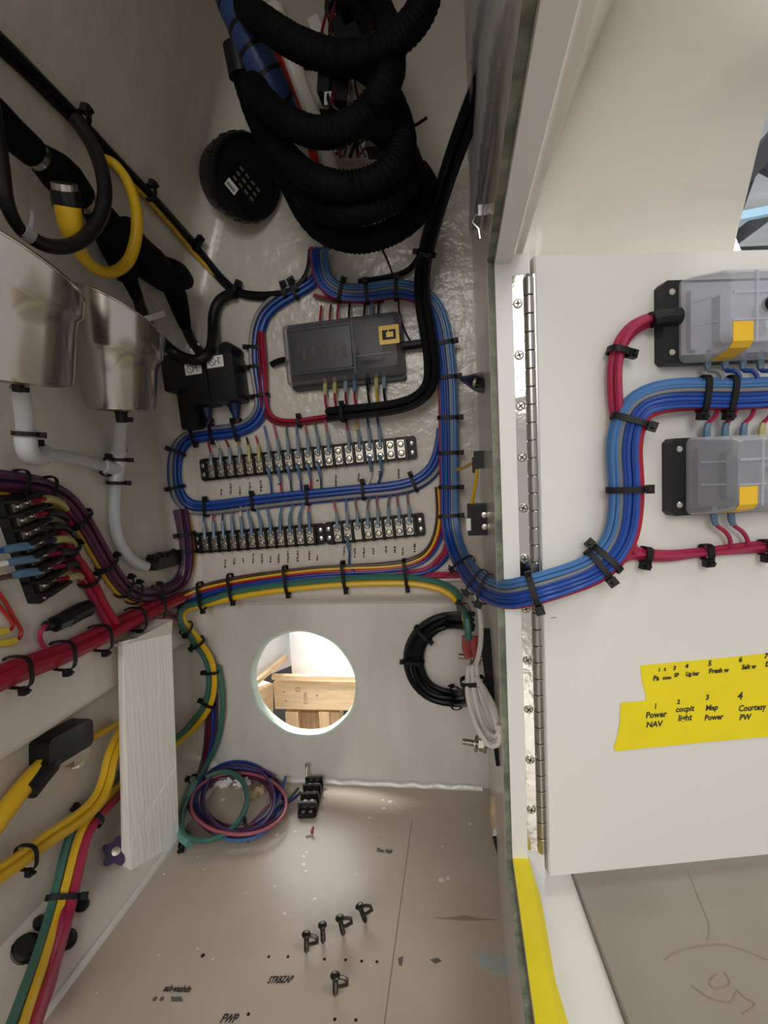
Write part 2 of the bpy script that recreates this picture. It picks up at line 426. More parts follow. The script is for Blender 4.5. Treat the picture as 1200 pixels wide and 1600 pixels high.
def text(name, s, size, M, m, parent, shear=0.0, bold=0.0, sx=1.0):
    c = bpy.data.curves.new('t', 'FONT'); c.body = s; c.size = size; c.shear = shear; c.offset = bold; c.align_x = 'CENTER'; c.align_y = 'CENTER'; c.resolution_u = 2
    t = bpy.data.objects.new('t', c); COL.objects.link(t)
    dg = bpy.context.evaluated_depsgraph_get(); dg.update()
    me = bpy.data.meshes.new_from_object(t.evaluated_get(dg))
    bpy.data.objects.remove(t); bpy.data.curves.remove(c)
    me.transform(M @ Matrix.Diagonal((sx, 1, 1, 1))); me.materials.clear(); me.materials.append(MATS[m]); me.name = name
    o = bpy.data.objects.new(name, me); COL.objects.link(o)
    if parent is not None: o.parent = parent
    return o
# ================================================================== THE SETTING
# left wall: plain upper part that leans inward, bay below, rounded into the back wall
def build_wall_left():
    zs = [0.0, 0.01, 0.02, 0.035, 0.05, 0.07, 0.1, 0.15] + [ZB - 0.02 + 0.004 * i for i in range(8)]
    z = ZB + 0.03
    while z < ZTOP: zs.append(z); z += 0.02
    zs.append(ZTOP); zs = sorted(set(round(q, 4) for q in zs))
    b = G(); rows = []
    for z in zs:
        x = xl(z); y = dz(z); row = []
        for q in (-0.35, -0.1, 0.1, 0.2, 0.3, 0.38, 0.46, 0.52, 0.57): row.append((x, q, z))
        for i in range(9):
            a = math.pi - (math.pi / 2) * i / 8
            row.append((x + RF + RF * math.cos(a), y - RF + RF * math.sin(a), z))
        rows.append(row)
    m = len(rows[0]); vs = [p for r in rows for p in r]
    fs = [(i * m + k, i * m + k + 1, (i + 1) * m + k + 1, (i + 1) * m + k) for i in range(len(rows) - 1) for k in range(m - 1)]
    # outer skin gives the shell its thickness
    b.add(vs, fs)
    vo = [(p[0] - 0.012, p[1] + (0.012 if k >= 9 else 0), p[2]) for r in rows for k, p in enumerate(r)]
    b.add(vo, [f[::-1] for f in fs])
    o = b.build('wall_left', 'gelcoat', smooth=50); structure(o)
    return o
wall_left = build_wall_left()
HC, _ = hit(474, 1068, D2); HR = 0.0758
def build_wall_back():
    b = G(); K = 72; x0, x1 = XB - 0.02, XR
    ztop = ZP - 0.014
    vs = []; 
    for i in range(K):
        a = 2 * math.pi * i / K; ca, sa = math.cos(a), math.sin(a)
        vs.append((HC.x + HR * ca, D2, HC.z + HR * sa))
    for i in range(K):
        a = 2 * math.pi * i / K; ca, sa = math.cos(a), math.sin(a)
        t = 9
        if ca > 1e-6: t = min(t, (x1 - HC.x) / ca)
        if ca < -1e-6: t = min(t, (x0 - HC.x) / ca)
        if sa > 1e-6: t = min(t, (ztop - HC.z) / sa)
        if sa < -1e-6: t = min(t, (0 - HC.z) / sa)
        vs.append((HC.x + t * ca, D2, HC.z + t * sa))
    fs = [(i, (i + 1) % K, (i + 1) % K + K, i + K) for i in range(K)]
    n = len(vs)
    for cx, cz in ((x0, 0), (x1, 0), (x1, ztop), (x0, ztop)): vs.append((cx, D2, cz))
    for ci in range(4):   # fill the corners the polar ring cuts off
        c = Vector(vs[n + ci]); cand = sorted(range(K, 2 * K), key=lambda i: (Vector(vs[i]) - c).length)[:2]
        fs.append((n + ci, cand[0], cand[1]))
    b.add(vs, fs)
    th = 0.014
    b.add([(v[0], v[1] + th, v[2]) for v in vs], [f[::-1] for f in fs])
    zs = [ztop + 0.0025 * i for i in range(9)] + [ZTOP * 0.6, ZTOP]
    vv = []
    for z in zs:
        vv += [(x0, dz(z), z), (x1, dz(z), z)]
    b.add(vv, [(2 * i, 2 * i + 1, 2 * i + 3, 2 * i + 2) for i in range(len(zs) - 1)])
    o = b.build('wall_back', 'gelcoat_brushed', smooth=50); structure(o)
    me = o.data; me.materials.append(MATS['gelcoat_lumpy'])
    for p in me.polygons:
        if p.center.z > ZP - 0.012: p.material_index = 1
    # the sawn edge of the round opening
    e = G(); vs = []; 
    for i in range(K):
        a = 2 * math.pi * i / K; rr = HR + 0.0004 * math.sin(9 * a)
        for y, r in ((D2 - 0.001, rr + 0.002), (D2 - 0.001, rr - 0.001), (D2 + th, rr - 0.0015), (D2 + th, rr + 0.002)):
            vs.append((HC.x + r * math.cos(a), y, HC.z + r * math.sin(a)))
    e.add(vs, [(i * 4 + k, ((i + 1) % K) * 4 + k, ((i + 1) % K) * 4 + (k + 1) % 4, i * 4 + (k + 1) % 4) for i in range(K) for k in range(4)])
    e.build('hole_edge', 'hole_edge', o)
    return o
wall_back = build_wall_back()
ZH = yz(768, 407, YJ).z; ZS = yz(822, 1345, YJ).z
ZDECK = ZS - 0.03
# right wall with the door opening (the opening runs from the hinge jamb toward and past the camera)
b = G()
b.box(XR, XR + 0.005, YJ, D2, 0, ZTOP)
b.box(XR, XR + 0.005, -0.35, YJ, 0, ZS)
b.box(XR, XR + 0.005, -0.35, YJ, ZH, ZTOP)
wall_right = structure(b.build('wall_right', 'gelcoat', smooth=0))
# sawn laminate edge round the opening
def ring(b, x0, x1, o0, o1, y1=-0.3, top=True, bot=True):
    """sweep of a rectangular profile along header, hinge jamb and sill; o = distance outward from the opening edge"""
    pth = []
    if top: pth += [('t', y1), ]
    def sec(o):
        return [(o)]
    P0 = [(y1, ZH, 0, 1), (YJ, ZH, 1, 1), (YJ, ZS, 1, -1), (y1, ZS, 0, -1)]
    vs = []
    for (y, z, ky, kz) in P0:
        for x, o in ((x0, o0), (x1, o0), (x1, o1), (x0, o1)):
            vs.append((x, y + ky * o, z + kz * o))
    fs = []
    for i in range(3):
        for k in range(4): fs.append((i * 4 + k, i * 4 + (k + 1) % 4, (i + 1) * 4 + (k + 1) % 4, (i + 1) * 4 + k))
    b.add(vs, fs)
    return b
structure(ring(G(), XR + 0.0002, 0.0295, -0.0008, 0.012).build('trim_1', 'raw_glass_edge', smooth=0))
# white flange of the opening, with a raised outer lip
t2 = structure(ring(G(), 0.0297, 0.0415, -0.005, 0.012).build('trim_2', 'white_frame', smooth=0))
b = G()
vs = []
for (y, z, k) in ((-0.3, ZH, 1), (YJ - 0.0, ZH, 1)):
    pass
# header moulding beyond the flange: a quarter-round step running toward the camera
prof = [(0.0415, 0.0), (0.0445, 0.002), (0.0455, 0.006), (0.0475, 0.0075), (0.0510, 0.006), (0.053, 0.012), (0.053, 0.02), (0.0415, 0.02)]
vs = [(x, -0.3, ZH + o) for x, o in prof] + [(x, YJ + 0.02, ZH + o) for x, o in prof]; n = len(prof)
b.add(vs, [tuple(range(n)), tuple(range(n, 2 * n))] + [(i, (i + 1) % n, (i + 1) % n + n, i + n) for i in range(n)])
structure(b.build('trim_3', 'white_gloss', smooth=60))
# jamb post behind the hinge leaf
structure(G().box(0.0415, 0.0545, YJ - 0.001, YJ + 0.03, ZS - 0.03, ZH + 0.002).build('trim_4', 'white_frame', smooth=0))
# floor
fl = structure(G().box(XB - 0.06, XR + 0.03, -0.35, D2 + 0.02, -0.02, 0).build('floor', 'floor_paint', smooth=0))
# sealant bead where floor meets bulkhead
b = G(); pts = [(XB + 0.02 + (XR - XB - 0.03) * i / 40, D2 - 0.002, 0.001 + 0.0012 * math.sin(i * 1.7) + 0.0008 * math.sin(i * 4.1)) for i in range(41)]
b.tube(pts, 0.0045, 8)
mat('sealant', (0.72, 0.72, 0.70), 0.2, bump=0.4, bscale=90)
structure(b.build('trim_5', 'sealant'))
b = G(); pts = [(XL + 0.001, -0.05 + 0.6 * i / 40, 0.0) for i in range(41)]
b.tube(pts, 0.004, 8); structure(b.build('trim_6', 'sealant'))
# ceiling of the compartment (above the frame)
structure(G().box(XL - 0.02, XR + 0.005, -0.35, D2 + 0.02, ZTOP, ZTOP + 0.012).build('ceiling', 'gelcoat', smooth=0))
# painted plank standing in front of the bay
p0, p1 = hit(205, 1376, 'floor')[0], hit(280, 1311, 'floor')[0]
t0, t1 = yz(192, 1002, p0.y + .012), yz(268, 985, p1.y + .006)
q0, q1 = yz(184, 1004, p0.y + .016), t1 + Vector((-.012, .004, 0))
b = G(); back = [Vector((-.010, 0.003, 0))] * 2
A = [p0, p1, t1, t0]; B = [p0 + Vector((-.012, .001, 0)), p1 + Vector((-.012, .003, 0)), q1, q0]
b.add(A + B, [(0, 1, 2, 3), (7, 6, 5, 4), (0, 4, 5, 1), (1, 5, 6, 2), (2, 6, 7, 3), (3, 7, 4, 0)])
plank = tag(b.build('plank', 'painted_wood', smooth=0), 'white painted upright plank with wood grain left of the round hole', 'plank')
def lerp4(u, v): return p0.lerp(p1, u).lerp(t0.lerp(t1, u), v)
nrm = (p1 - p0).cross(t0 - p0).normalized()
if nrm.x < 0: nrm = -nrm
A = [lerp4(.02, 0), lerp4(.99, 0), lerp4(.99, .36), lerp4(.02, .16)]
b = G(); b.add([v + nrm * .0005 for v in A] + A, [(0, 1, 2, 3), (7, 6, 5, 4), (0, 4, 5, 1), (1, 5, 6, 2), (2, 6, 7, 3), (3, 7, 4, 0)]); b.build('filler_patch', 'painted_wood', plank, smooth=0)
# the wall is carried out to the top of the plank by a small fillet block
b = G(); A = [yz(150, 1020, t0.y), yz(270, 968, t1.y), t1 + Vector((0, 0, -.004)), t0 + Vector((0, 0, -.004))]
B = [Vector((XU - .03, v.y + .01, v.z)) for v in A]
b.add(A + B, [(0, 1, 2, 3), (7, 6, 5, 4), (0, 4, 5, 1), (1, 5, 6, 2), (2, 6, 7, 3), (3, 7, 4, 0)]); structure(b.build('wall_corner_block', 'gelcoat', smooth=0))
# ------------------------------------------------------------------ outside: deck board, sill step, console moulding
b = G(); a0 = hit(898, 1365, 'deck')[0]; a1 = hit(985, 1600, 'deck')[0]
dx = (a1.x - a0.x) / (a1.y - a0.y)
def ex(y): return a0.x + dx * (y - a0.y)
vs = [(ex(-0.3), -0.3), (0.9, -0.3), (0.9, 1.2), (ex(1.2), 1.2)]
b.prism(vs, ZDECK - 0.012, ZDECK)
deck = structure(b.build('floor_deck', 'deck_ply', smooth=0))
b = G(); xi = 0.042
vs = [(xi, -0.3), (ex(-0.3) - 0.001, -0.3), (ex(0.9) - 0.001, 0.9), (xi, 0.9)]
b.prism(vs, ZDECK - 0.03, ZDECK - 0.008)
structure(b.build('trim_7', 'white_gloss', smooth=0))
# glossy console moulding above the door: concave flare leaning over the door, with its own thickness
def moulding():
    L = [((912, -60), .300), ((880, 60), .335), ((850, 190), .37), ((826, 300), .405), ((808, 372), .43), ((800, 440), .45)]
    C = [((985, -60), .352), ((935, 60), .400), ((882, 190), .442), ((850, 280), .468), ((838, 352), .480), ((835, 440), .48)]
    E = [((1070, -60), .330), ((1040, 60), .365), ((1000, 190), .405), ((975, 290), .435), ((968, 365), .455), ((965, 440), .47)]
    R = [((1270, -60), .325), ((1235, 60), .345), ((1195, 190), .385), ((1168, 300), .420), ((1150, 372), .445), ((1138, 440), .46)]
    rows = []
    for a, c, e, r in zip(L, C, E, R):
        P = [(a[0][0], a[0][1], a[1]), (c[0][0], c[0][1], c[1]), (e[0][0], e[0][1], e[1]), (r[0][0], r[0][1], r[1])]
        row = []
        for k in range(19):
            t = k / 18 * 3; i = min(2, int(t)); u = t - i
            if i == 0: row.append(tuple(a_ + (c_ - a_) * u for a_, c_ in zip(P[0], P[1]))); continue
            p0 = P[1] if i == 1 else P[i - 1]; p1 = P[i]; p2 = P[i + 1]; p3 = P[min(3, i + 2)]
            row.append(tuple(0.5 * (2 * q + (-o + s) * u + (2 * o - 5 * q + 4 * s - v) * u * u + (-o + 3 * q - 3 * s + v) * u ** 3) for o, q, s, v in zip(p0, p1, p2, p3)))
        rows.append(row)
    cols = []
    for k in range(19):
        col = [r[k] for r in rows]; out = []
        for i in range(len(col) - 1):
            p0 = col[max(0, i - 1)]; p1 = col[i]; p2 = col[i + 1]; p3 = col[min(len(col) - 1, i + 2)]
            for j in range(5):
                u = j / 5
                out.append(tuple(0.5 * (2 * q + (-o + s) * u + (2 * o - 5 * q + 4 * s - v) * u * u + (-o + 3 * q - 3 * s + v) * u ** 3) for o, q, s, v in zip(p0, p1, p2, p3)))
        out.append(col[-1]); cols.append(out)
    m = len(cols[0]); b = G(); vs = []; vb = []
    for c in cols:
        for x, y, d in c:
            p = yz(x, y, d); vs.append(p); vb.append(p + Vector((0.004, 0.012, 0.004)))
    nC = len(cols)
    fs = [(i * m + k, i * m + k + 1, (i + 1) * m + k + 1, (i + 1) * m + k) for i in range(nC - 1) for k in range(m - 1)]
    n = len(vs)
    rim = [i * m for i in range(nC)] + [(nC - 1) * m + k for k in range(1, m)] + [i * m + m - 1 for i in range(nC - 2, -1, -1)] + [k for k in range(m - 2, 0, -1)]
    b.add(vs + vb, fs + [tuple(q + n for q in f[::-1]) for f in fs] + [(rim[i], rim[(i + 1) % len(rim)], rim[(i + 1) % len(rim)] + n, rim[i] + n) for i in range(len(rim))])
    return structure(b.build('wall_console_moulding', 'white_gloss', smooth=50))
moulding()
# ================================================================== DOOR, HINGE AND WHAT HANGS ON THE DOOR
ZD0 = hit(868, 1368, 'door')[0].z; ZD1 = hit(816, 400, 'door')[0].z
def door_frame(px, py, off=0.0):
    p = hit(px, py, 'door', off)[0]
    M = Matrix((DOOR_U, Vector((0, 0, 1)), DOOR_N)).transposed().to_4x4(); M.translation = p
    return M
Md = Matrix((DOOR_U, Vector((0, 0, 1)), DOOR_N)).transposed().to_4x4(); Md.translation = DOOR_O
b = G(); LD = 0.42; th = 0.016
# slab with eased edges
P = [(0, -0.0012), (0.0012, 0), (LD, 0), (LD, -th), (0, -th)]
vs = [Md @ Vector((x, ZD0, z)) for x, z in P] + [Md @ Vector((x, ZD1, z)) for x, z in P]
n = len(P)
b.add(vs, [tuple(range(n)), tuple(range(n, 2 * n))] + [(i, (i + 1) % n, (i + 1) % n + n, i + n) for i in range(n)])
door = structure(b.build('door_1', 'door_white', smooth=0))
# piano hinge
hz0 = yz(852, 1325, YJ).z; hz1 = yz(800, 434, YJ).z
hinge = thing('piano_hinge', 'long stainless piano hinge with screws along the open door edge', 'hinge', Vector((0.05, YJ, hz0)))
b = G(); b.box(0.0418, 0.0495, YJ - 0.0032, YJ - 0.0018, hz0, hz1); b.build('leaf', 'mirror_steel', hinge, smooth=0)
b = G(); b.box(0.0560, 0.0575, YJ - 0.0035, YJ + 0.012, hz0, hz1); b.build('leaf', 'hinge_steel', hinge, smooth=0)
kp = 0.0127; nk = int((hz1 - hz0) / kp)
kb = G(); kb.lathe([(0.0034, 0.0002), (0.0037, 0.0006), (0.0037, kp - 0.0008), (0.0034, kp - 0.0004)], 14)
k0 = kb.build('knuckle', 'hinge_steel', hinge, world=False)
def at_local(par, p): return W(par).inverted() @ Vector(p)
for i in range(nk):
    M = Matrix.Translation(at_local(hinge, (0.0528, YJ - 0.0042, hz0 + i * kp)))
    if i == 0: k0.matrix_basis = M
    else: inst(k0, hinge, M)
G().cyl((0.0528, YJ - 0.0042, hz0 - 0.001), (0.0528, YJ - 0.0042, hz1), 0.0018, 8).build('pin', 'hinge_steel', hinge)
def screw_head(r=0.0034, h=0.0013):
    b = G(); b.lathe([(r, 0), (r, h * 0.4), (r * 0.72, h), (0.0002, h * 1.05)], 14); return b
def cross_slot(r=0.0034, h=0.0013):
    b = G(); b.box(-r * .62, r * .62, -r * .13, r * .13, h * .9, h * 1.16); b.box(-r * .13, r * .13, -r * .62, r * .62, h * .9, h * 1.16); return b
s0 = screw_head().build('screw', 'screw_steel', hinge, world=False); c0 = cross_slot().build('screw_slot', 'dark', s0, world=False)
Rf = Matrix(((1, 0, 0), (0, 0, -1), (0, 1, 0))).to_4x4()    # local z -> world -y
for i, (sx, sy) in enumerate(((795, 476), (799, 556), (804, 635), (808, 715), (813, 794), (817, 873), (822, 951), (827, 1031), (831, 1108), (836, 1187), (840, 1265))):
    p = yz(sx, sy, YJ - 0.0032); p.x = 0.0452
    M = Matrix.Translation(at_local(hinge, p)) @ Rf @ Matrix.Rotation(0.3 * i, 4, 'Z')
    if i == 0: s0.matrix_basis = M
    else: inst(c0, inst(s0, hinge, M))
# ---- fuse blocks with clear covers on the door
def door_block(px, py, H, label, tabs, inner):
    o = thing('fuse_block', label, 'fuse block', door_frame(px, py))
    L = 0.15
    G().box(0, L, -H / 2, H / 2, 0, 0.011, ch=0.003).build('base', 'black_plastic', o, world=False)
    b = G(); b.box(0.016, 0.022, -H * 0.36, H * 0.36, 0.011, 0.017, ch=0.001); b.box(0.035, L - 0.02, -H * 0.30, H * 0.30, 0.011, 0.020, ch=0.002)
    b.build('fuse_panel', inner, o, world=False)
    G().box(0.0125, L - 0.008, -H * 0.40, H * 0.46, 0.011, 0.0118).build('panel_plate', inner, o, world=False)
    s = screw_head(0.0024, 0.001).build('screw', 'screw_steel', o, world=False); s.matrix_basis = Matrix.Translation((0.0065, H * 0.36, 0.011))
    inst(s, o, Matrix.Translation((0.0065, -H * 0.36, 0.011)))
    f = G().box(-0.0030, 0.0030, -0.009, 0.009, 0, 0.011, ch=0.001).build('fuse', 'label_white', o, world=False); f.matrix_basis = Matrix.Translation((0.062, -0.002, 0.020))
    for i in range(1, 6): inst(f, o, Matrix.Translation((0.062 + 0.0135 * i, -0.002, 0.020)))
    # cover: base flange, straight skirt, tapered shoulder, front
    h = H * 0.5
    rings = [([(0.011, -h * 0.99), (L - 0.006, -h * 0.99), (L - 0.006, h), (0.011, h)], 0.0115),
             ([(0.0115, -h * 0.97), (L - 0.008, -h * 0.97), (L - 0.008, h * 0.99), (0.0115, h * 0.99)], 0.016),
             ([(0.0145, -h * 0.93), (L - 0.012, -h * 0.93), (L - 0.012, h * 0.97), (0.0145, h * 0.97)], 0.022),
             ([(0.0245, -h * 0.82), (L - 0.018, -h * 0.82), (L - 0.018, h * 0.93), (0.0245, h * 0.93)], 0.0335),
             ([(0.030, -h * 0.70), (L - 0.024, -h * 0.70), (L - 0.024, h * 0.84), (0.030, h * 0.84)], 0.037)]
    b = G(); vs = []; fs = []
    def rr(P, c=0.004):
        out = []
        for i in range(4):
            p = Vector(P[i]); a = (Vector(P[i - 1]) - p).normalized(); d = (Vector(P[(i + 1) % 4]) - p).normalized()
            out += [p + a * c, p + (a + d) * c * 0.30, p + d * c]
        return out
    for P, z in rings: vs += [Vector((q.x, q.y, z)) for q in rr(P)]
    m = 12
    for i in range(len(rings) - 1):
        for k in range(m): fs.append((i * m + k, i * m + (k + 1) % m, (i + 1) * m + (k + 1) % m, (i + 1) * m + k))
    fs.append(tuple(range((len(rings) - 1) * m, len(rings) * m)))
    b.add(vs, fs); cv = b.build('cover', 'clear_cover', o, world=False, smooth=28)
    # moulded ribs of the cover
    rb = G()
    for u in (0.046, 0.1): rb.box(u, u + 0.0016, -h * 0.74, h * 0.86, 0.0362, 0.0385)
    rb.box(0.031, L - 0.03, h * 0.36, h * 0.42, 0.0366, 0.0382); rb.box(0.031, L - 0.03, -h * 0.24, -h * 0.19, 0.0366, 0.0380)
    for v in (0.34, -0.22):
        M = Matrix(((1, 0, 0, 0), (0, 1, 0, 0), (0, 0, 1, 0), (0, 0, 0, 1)))
        rb.prism([(0.0145, 0.0212), (0.0245, 0.0328), (0.0240, 0.0345), (0.0138, 0.0228)], h * v, h * v + 0.0014, Matrix(((1, 0, 0, 0), (0, 0, 1, 0), (0, 1, 0, 0), (0, 0, 0, 1))))
    rb.build('rib', 'clear_cover', cv, world=False, smooth=0)
    # yellow sticker folded over the lower shoulder of the cover
    yb = G(); x0, x1 = tabs
    for (a, za), (c, zc_) in (((-h * 0.26, 0.0376), (-h * 0.70, 0.0376)), ((-h * 0.70, 0.0376), (-h * 0.83, 0.0341)), ((-h * 0.83, 0.0341), (-h * 0.945, 0.0214)), ((-h * 0.945, 0.0214), (-h * 0.985, 0.0135))):
        yb.add([(x0, a, za), (x1, a, za), (x1, c, zc_), (x0, c, zc_), (x0, a, za - .0006), (x1, a, za - .0006), (x1, c, zc_ - .0006), (x0, c, zc_ - .0006)],
               [(0, 1, 2, 3), (7, 6, 5, 4), (0, 3, 7, 4), (1, 5, 6, 2), (0, 4, 5, 1), (3, 2, 6, 7)])
    yb.build('sticker', 'label_yellow', cv, world=False, smooth=0)['label'] = 'yellow sticker'
    kn = G().lathe([(0.0050, 0), (0.0050, 0.004), (0.0044, 0.009), (0.0002, 0.0092)], 16).build('knob', 'black_gloss', o, world=False)
    kn.matrix_basis = Matrix.Translation((0.058, h * 0.12, 0.034))
    G().lathe([(0.0030, 0.0088), (0.0030, 0.0115), (0.0002, 0.0118)], 14).build('knob_tip', 'label_white', kn, world=False)
    return o
door_block(1022, 511, 0.0575, 'clear covered fuse block high on the open door with red cables into its left', (0.031, 0.045), 'inner_grey')
door_block(1034, 746, 0.0560, 'clear covered fuse block lower on the open door fed by red leads above and below', (0.031, 0.044), 'inner_dark')
# ---- harness on the door: blue wires come out of the compartment, up the door and off to the right
def dd(x, y, off=0.008): return hit(x, y, 'door', off)[0].y
blue_path = [(498, 385, .60), (500, 415, .628), (508, 442, .636), (535, 458, .638), (575, 458, .638), (620, 452, .638), (655, 460, .636), (680, 485, .634),
             (692, 530, .633), (699, 600, .633), (701, 680, .633), (702, 760, .633), (703, 815, .63), (712, 855, .615), (728, 886, .57), (745, 908, .50), (768, 924, .43), (798, 929, .383),
             (835, 921, .366)]
blue_door = [(835, 921), (885, 906), (925, 890), (952, 868), (970, 838), (977, 800), (978, 755), (975, 705), (980, 668), (996, 638), (1024, 623), (1060, 617), (1110, 616), (1160, 616), (1230, 612)]
full = blue_path + [(x, y, dd(x, y, 0.012)) for x, y in blue_door[1:]]
har = thing('wire_harness', 'thick blue wire harness running down beside the terminal strips and out across the open door', 'wire harness', yz(498, 385, .60))
bundle(har, full, [['blue_light', 'blue', 'blue', 'blue_mid', 'blue', 'red', 'red'], ['blue_light', 'blue_light', 'grey', 'blue_mid', 'blue', 'blue', 'blue_mid', 'red'], ['blue_light', 'blue_light', 'grey', 'blue', 'blue_mid', 'blue', 'blue_mid']], 38, dist=True, wob=0.3,
       ties=[(535, 458, -1), (578, 458, -1), (622, 452, -1), (690, 535, -1), (696, 590, -1), (701, 650, -1), (702, 703, -1), (703, 757, -1), (703, 808, -1), (727, 884, 1), (750, 912, 1), (772, 925, 1),
             (830, 922, 1), (930, 886, 1), (948, 872, -1), (978, 760, 1), (976, 655, 1), (1090, 617, 1), (1130, 616, 1)], tiekw=dict(bw=0.0022, head=0.005))
# crimson cables: from the harness up to the upper fuse block
red = thing('red_cable_pair', 'pair of crimson cables curving up the door into the upper fuse block', 'cable', hit(970, 690, 'door')[0])
bundle(red, [(985, 860), (962, 800), (960, 740), (966, 690), (962, 650), (958, 610), (957, 570), (966, 535), (985, 512), (1012, 501), (1030, 497)], [['crimson', 'crimson'], ['crimson']], 22, surf='door', off0=0.004,
       ties=[(957, 552, 1)], tiekw=dict(bw=0.0022, head=0.005))
P, N = path([(1018, 500), (1034, 496), (1062, 494)], 'door', 0.012)
G().tube(P, 0.0058, 10).build('heat_shrink', 'black_plastic', red)
red2 = thing('red_feed_wires', 'bundle of crimson wires running right along the door below the lower fuse block', 'wire harness', hit(1000, 866, 'door')[0])
bundle(red2, [(940, 889, .004), (966, 872), (985, 862), (1005, 866), (1040, 868), (1090, 862), (1150, 857), (1230, 851)], [['crimson', 'crimson'], ['crimson']], 17, surf='door', off0=0.003,
       ties=[(1008, 866, 1), (1098, 861, 1), (1185, 855, 1)], tiekw=dict(bw=0.0024, head=0.005))
# single leads with their sleeves
def lead(par, px, col, surf='door', r=0.0016, sleeve=None, sl=(0.0, 0.3), off=0.003, sr=1.5, step=5):
    P, N = path(px, surf, off, step)
    wv = G().tube(P, r, 7).build('lead', 'wire_' + col, par)
    if sleeve:
        a = int(sl[0] * (len(P) - 1)); c = max(a + 2, int(sl[1] * (len(P) - 1)) + 1)
        Q = P[a:c + 1]
        G().tube(Q, [r * sr * (1.0 if i < len(Q) - 2 else 0.85) for i in range(len(Q))], 8).build('sleeve', sleeve, wv)
    return wv
for i, c in enumerate(('grey', 'blue', 'blue', 'blue')):
    x = 1104 + 27.5 * i
    lead(har, [(x, 548, .010), (x + 1, 568, .010), (x + 3, 581, .011), (x + 14, 578, .014), (x + 24, 586, .016), (x + 22, 602, .016), (x + 8, 612, .014)], c, sleeve='shrink_blue', sl=(0, 0.3), sr=1.7)
for i in range(4):
    x = 1105 + 28.5 * i
    lead(red2 if False else har, [(x, 690, .010), (x - 1, 672, .010), (x + 2, 660, .011), (x + 12, 652, .011), (x + 16, 640, .010), (x + 12, 628, .008), (x + 4, 622, .006)], 'crimson', sleeve='shrink_blue' if i < 3 else 'shrink_yellow', sl=(0, 0.34), sr=1.7)
for i in range(2):
    x = 1115 + 27 * i
    lead(red2, [(x, 790, .010), (x, 806, .010), (x + 3, 820, .010), (x + 18, 830, .009), (x + 27, 845, .008), (x + 22, 858, .006), (x + 8, 862, .004)], 'crimson', sleeve='shrink_blue', sl=(0, 0.3), sr=1.7)
bundle(red2, [(1075, 628), (1120, 628), (1230, 622)], [['red_dark', 'crimson']], 9, surf='door', off0=0.002)
# ---- yellow tape with handwriting
tape = thing('tape_label', 'yellow tape strips with handwritten circuit names stuck on the open door', 'tape', door_frame(1080, 1100, 0.0))
def on_door(px, py, off=0.0003): return hit(px, py, 'door', off)[0]
def strip(pts, off):
    b = G(); f = [on_door(x, y, off) for x, y in pts]; k = [on_door(x, y, off - 0.0003) for x, y in pts]; n = len(f)
    b.add(f + k, [tuple(range(n)), tuple(range(n, 2 * n))[::-1]] + [(i, (i + 1) % n, (i + 1) % n + n, i + n) for i in range(n)])
    return b
strip([(1000, 1040), (1060, 1034), (1130, 1028), (1260, 1014), (1260, 1092), (1100, 1100), (1008, 1108), (1009, 1085), (1004, 1068)], 0.0004).build('tape_strip', 'tape_yellow', tape, smooth=0)
strip([(970, 1098), (1010, 1095), (1100, 1088), (1260, 1072), (1260, 1146), (1100, 1160), (1000, 1170), (963, 1174), (959, 1168), (965, 1150), (969, 1125)], 0.0007).build('tape_strip', 'tape_yellow', tape, smooth=0)
def door_text(s, x, y, hpx, rot=0.055, sx=1.0, shear=0.15, bold=0.0):
    p = tape_inv @ on_door(x, y, 0.0009)
    M = Matrix.Translation(p) @ Matrix.Rotation(rot - 0.06, 4, 'Z')
    k = 0.39 / 800 * hpx / 0.70
    text('lettering', s, k, M, 'ink', tape, shear=shear, bold=0.0006 * bold, sx=sx)
tape_inv = W(tape).inverted()
for s, x, y, h, sx in (('1', 1030, 1047, 5, 1), ('2', 1039, 1046, 4.5, 1), ('3', 1054, 1044, 6, 1), ('4', 1073, 1041, 7, 1), ('5', 1109, 1037, 8, 1), ('6', 1157, 1031, 8, 1), ('7', 1197, 1025, 8, 1),
                       ('Pa', 1025, 1060, 8, .9), ('con', 1042, 1059, 5.5, 1.2), ('SP', 1057, 1055, 6, .9), ('Lig bar', 1082, 1053, 6.5, .85), ('Fresh w', 1123, 1048, 7.5, .95), ('Salt w', 1170, 1042, 7.5, .9), ('D', 1200, 1038, 8, 1),
                       ('1', 1024, 1104, 9, .8), ('2', 1060, 1097, 7, 1), ('3', 1105, 1090, 8, 1), ('4', 1156, 1088, 12, 1),
                       ('Power', 1025, 1117, 10, .9), ('NAV', 1022, 1132, 9, 1), ('cocpit', 1070, 1108, 9, .95), ('light', 1070, 1122, 10, .95), ('Map', 1112, 1106, 8.5, 1), ('Power', 1115, 1121, 9, .9),
                       ('Courtesy', 1175, 1106, 10, .85), ('PW', 1164, 1121, 9.5, .9)):
    door_text(s, x, y, h, sx=sx, bold=0.35)
# tiny pencil tick on the door
tk = G().box(-0.0022, 0.0022, -0.0002, 0.0002, 0.0, 0.0002).build('pencil_tick', 'ink_grey', door); tk.matrix_basis = door_frame(865, 965, 0.0001)
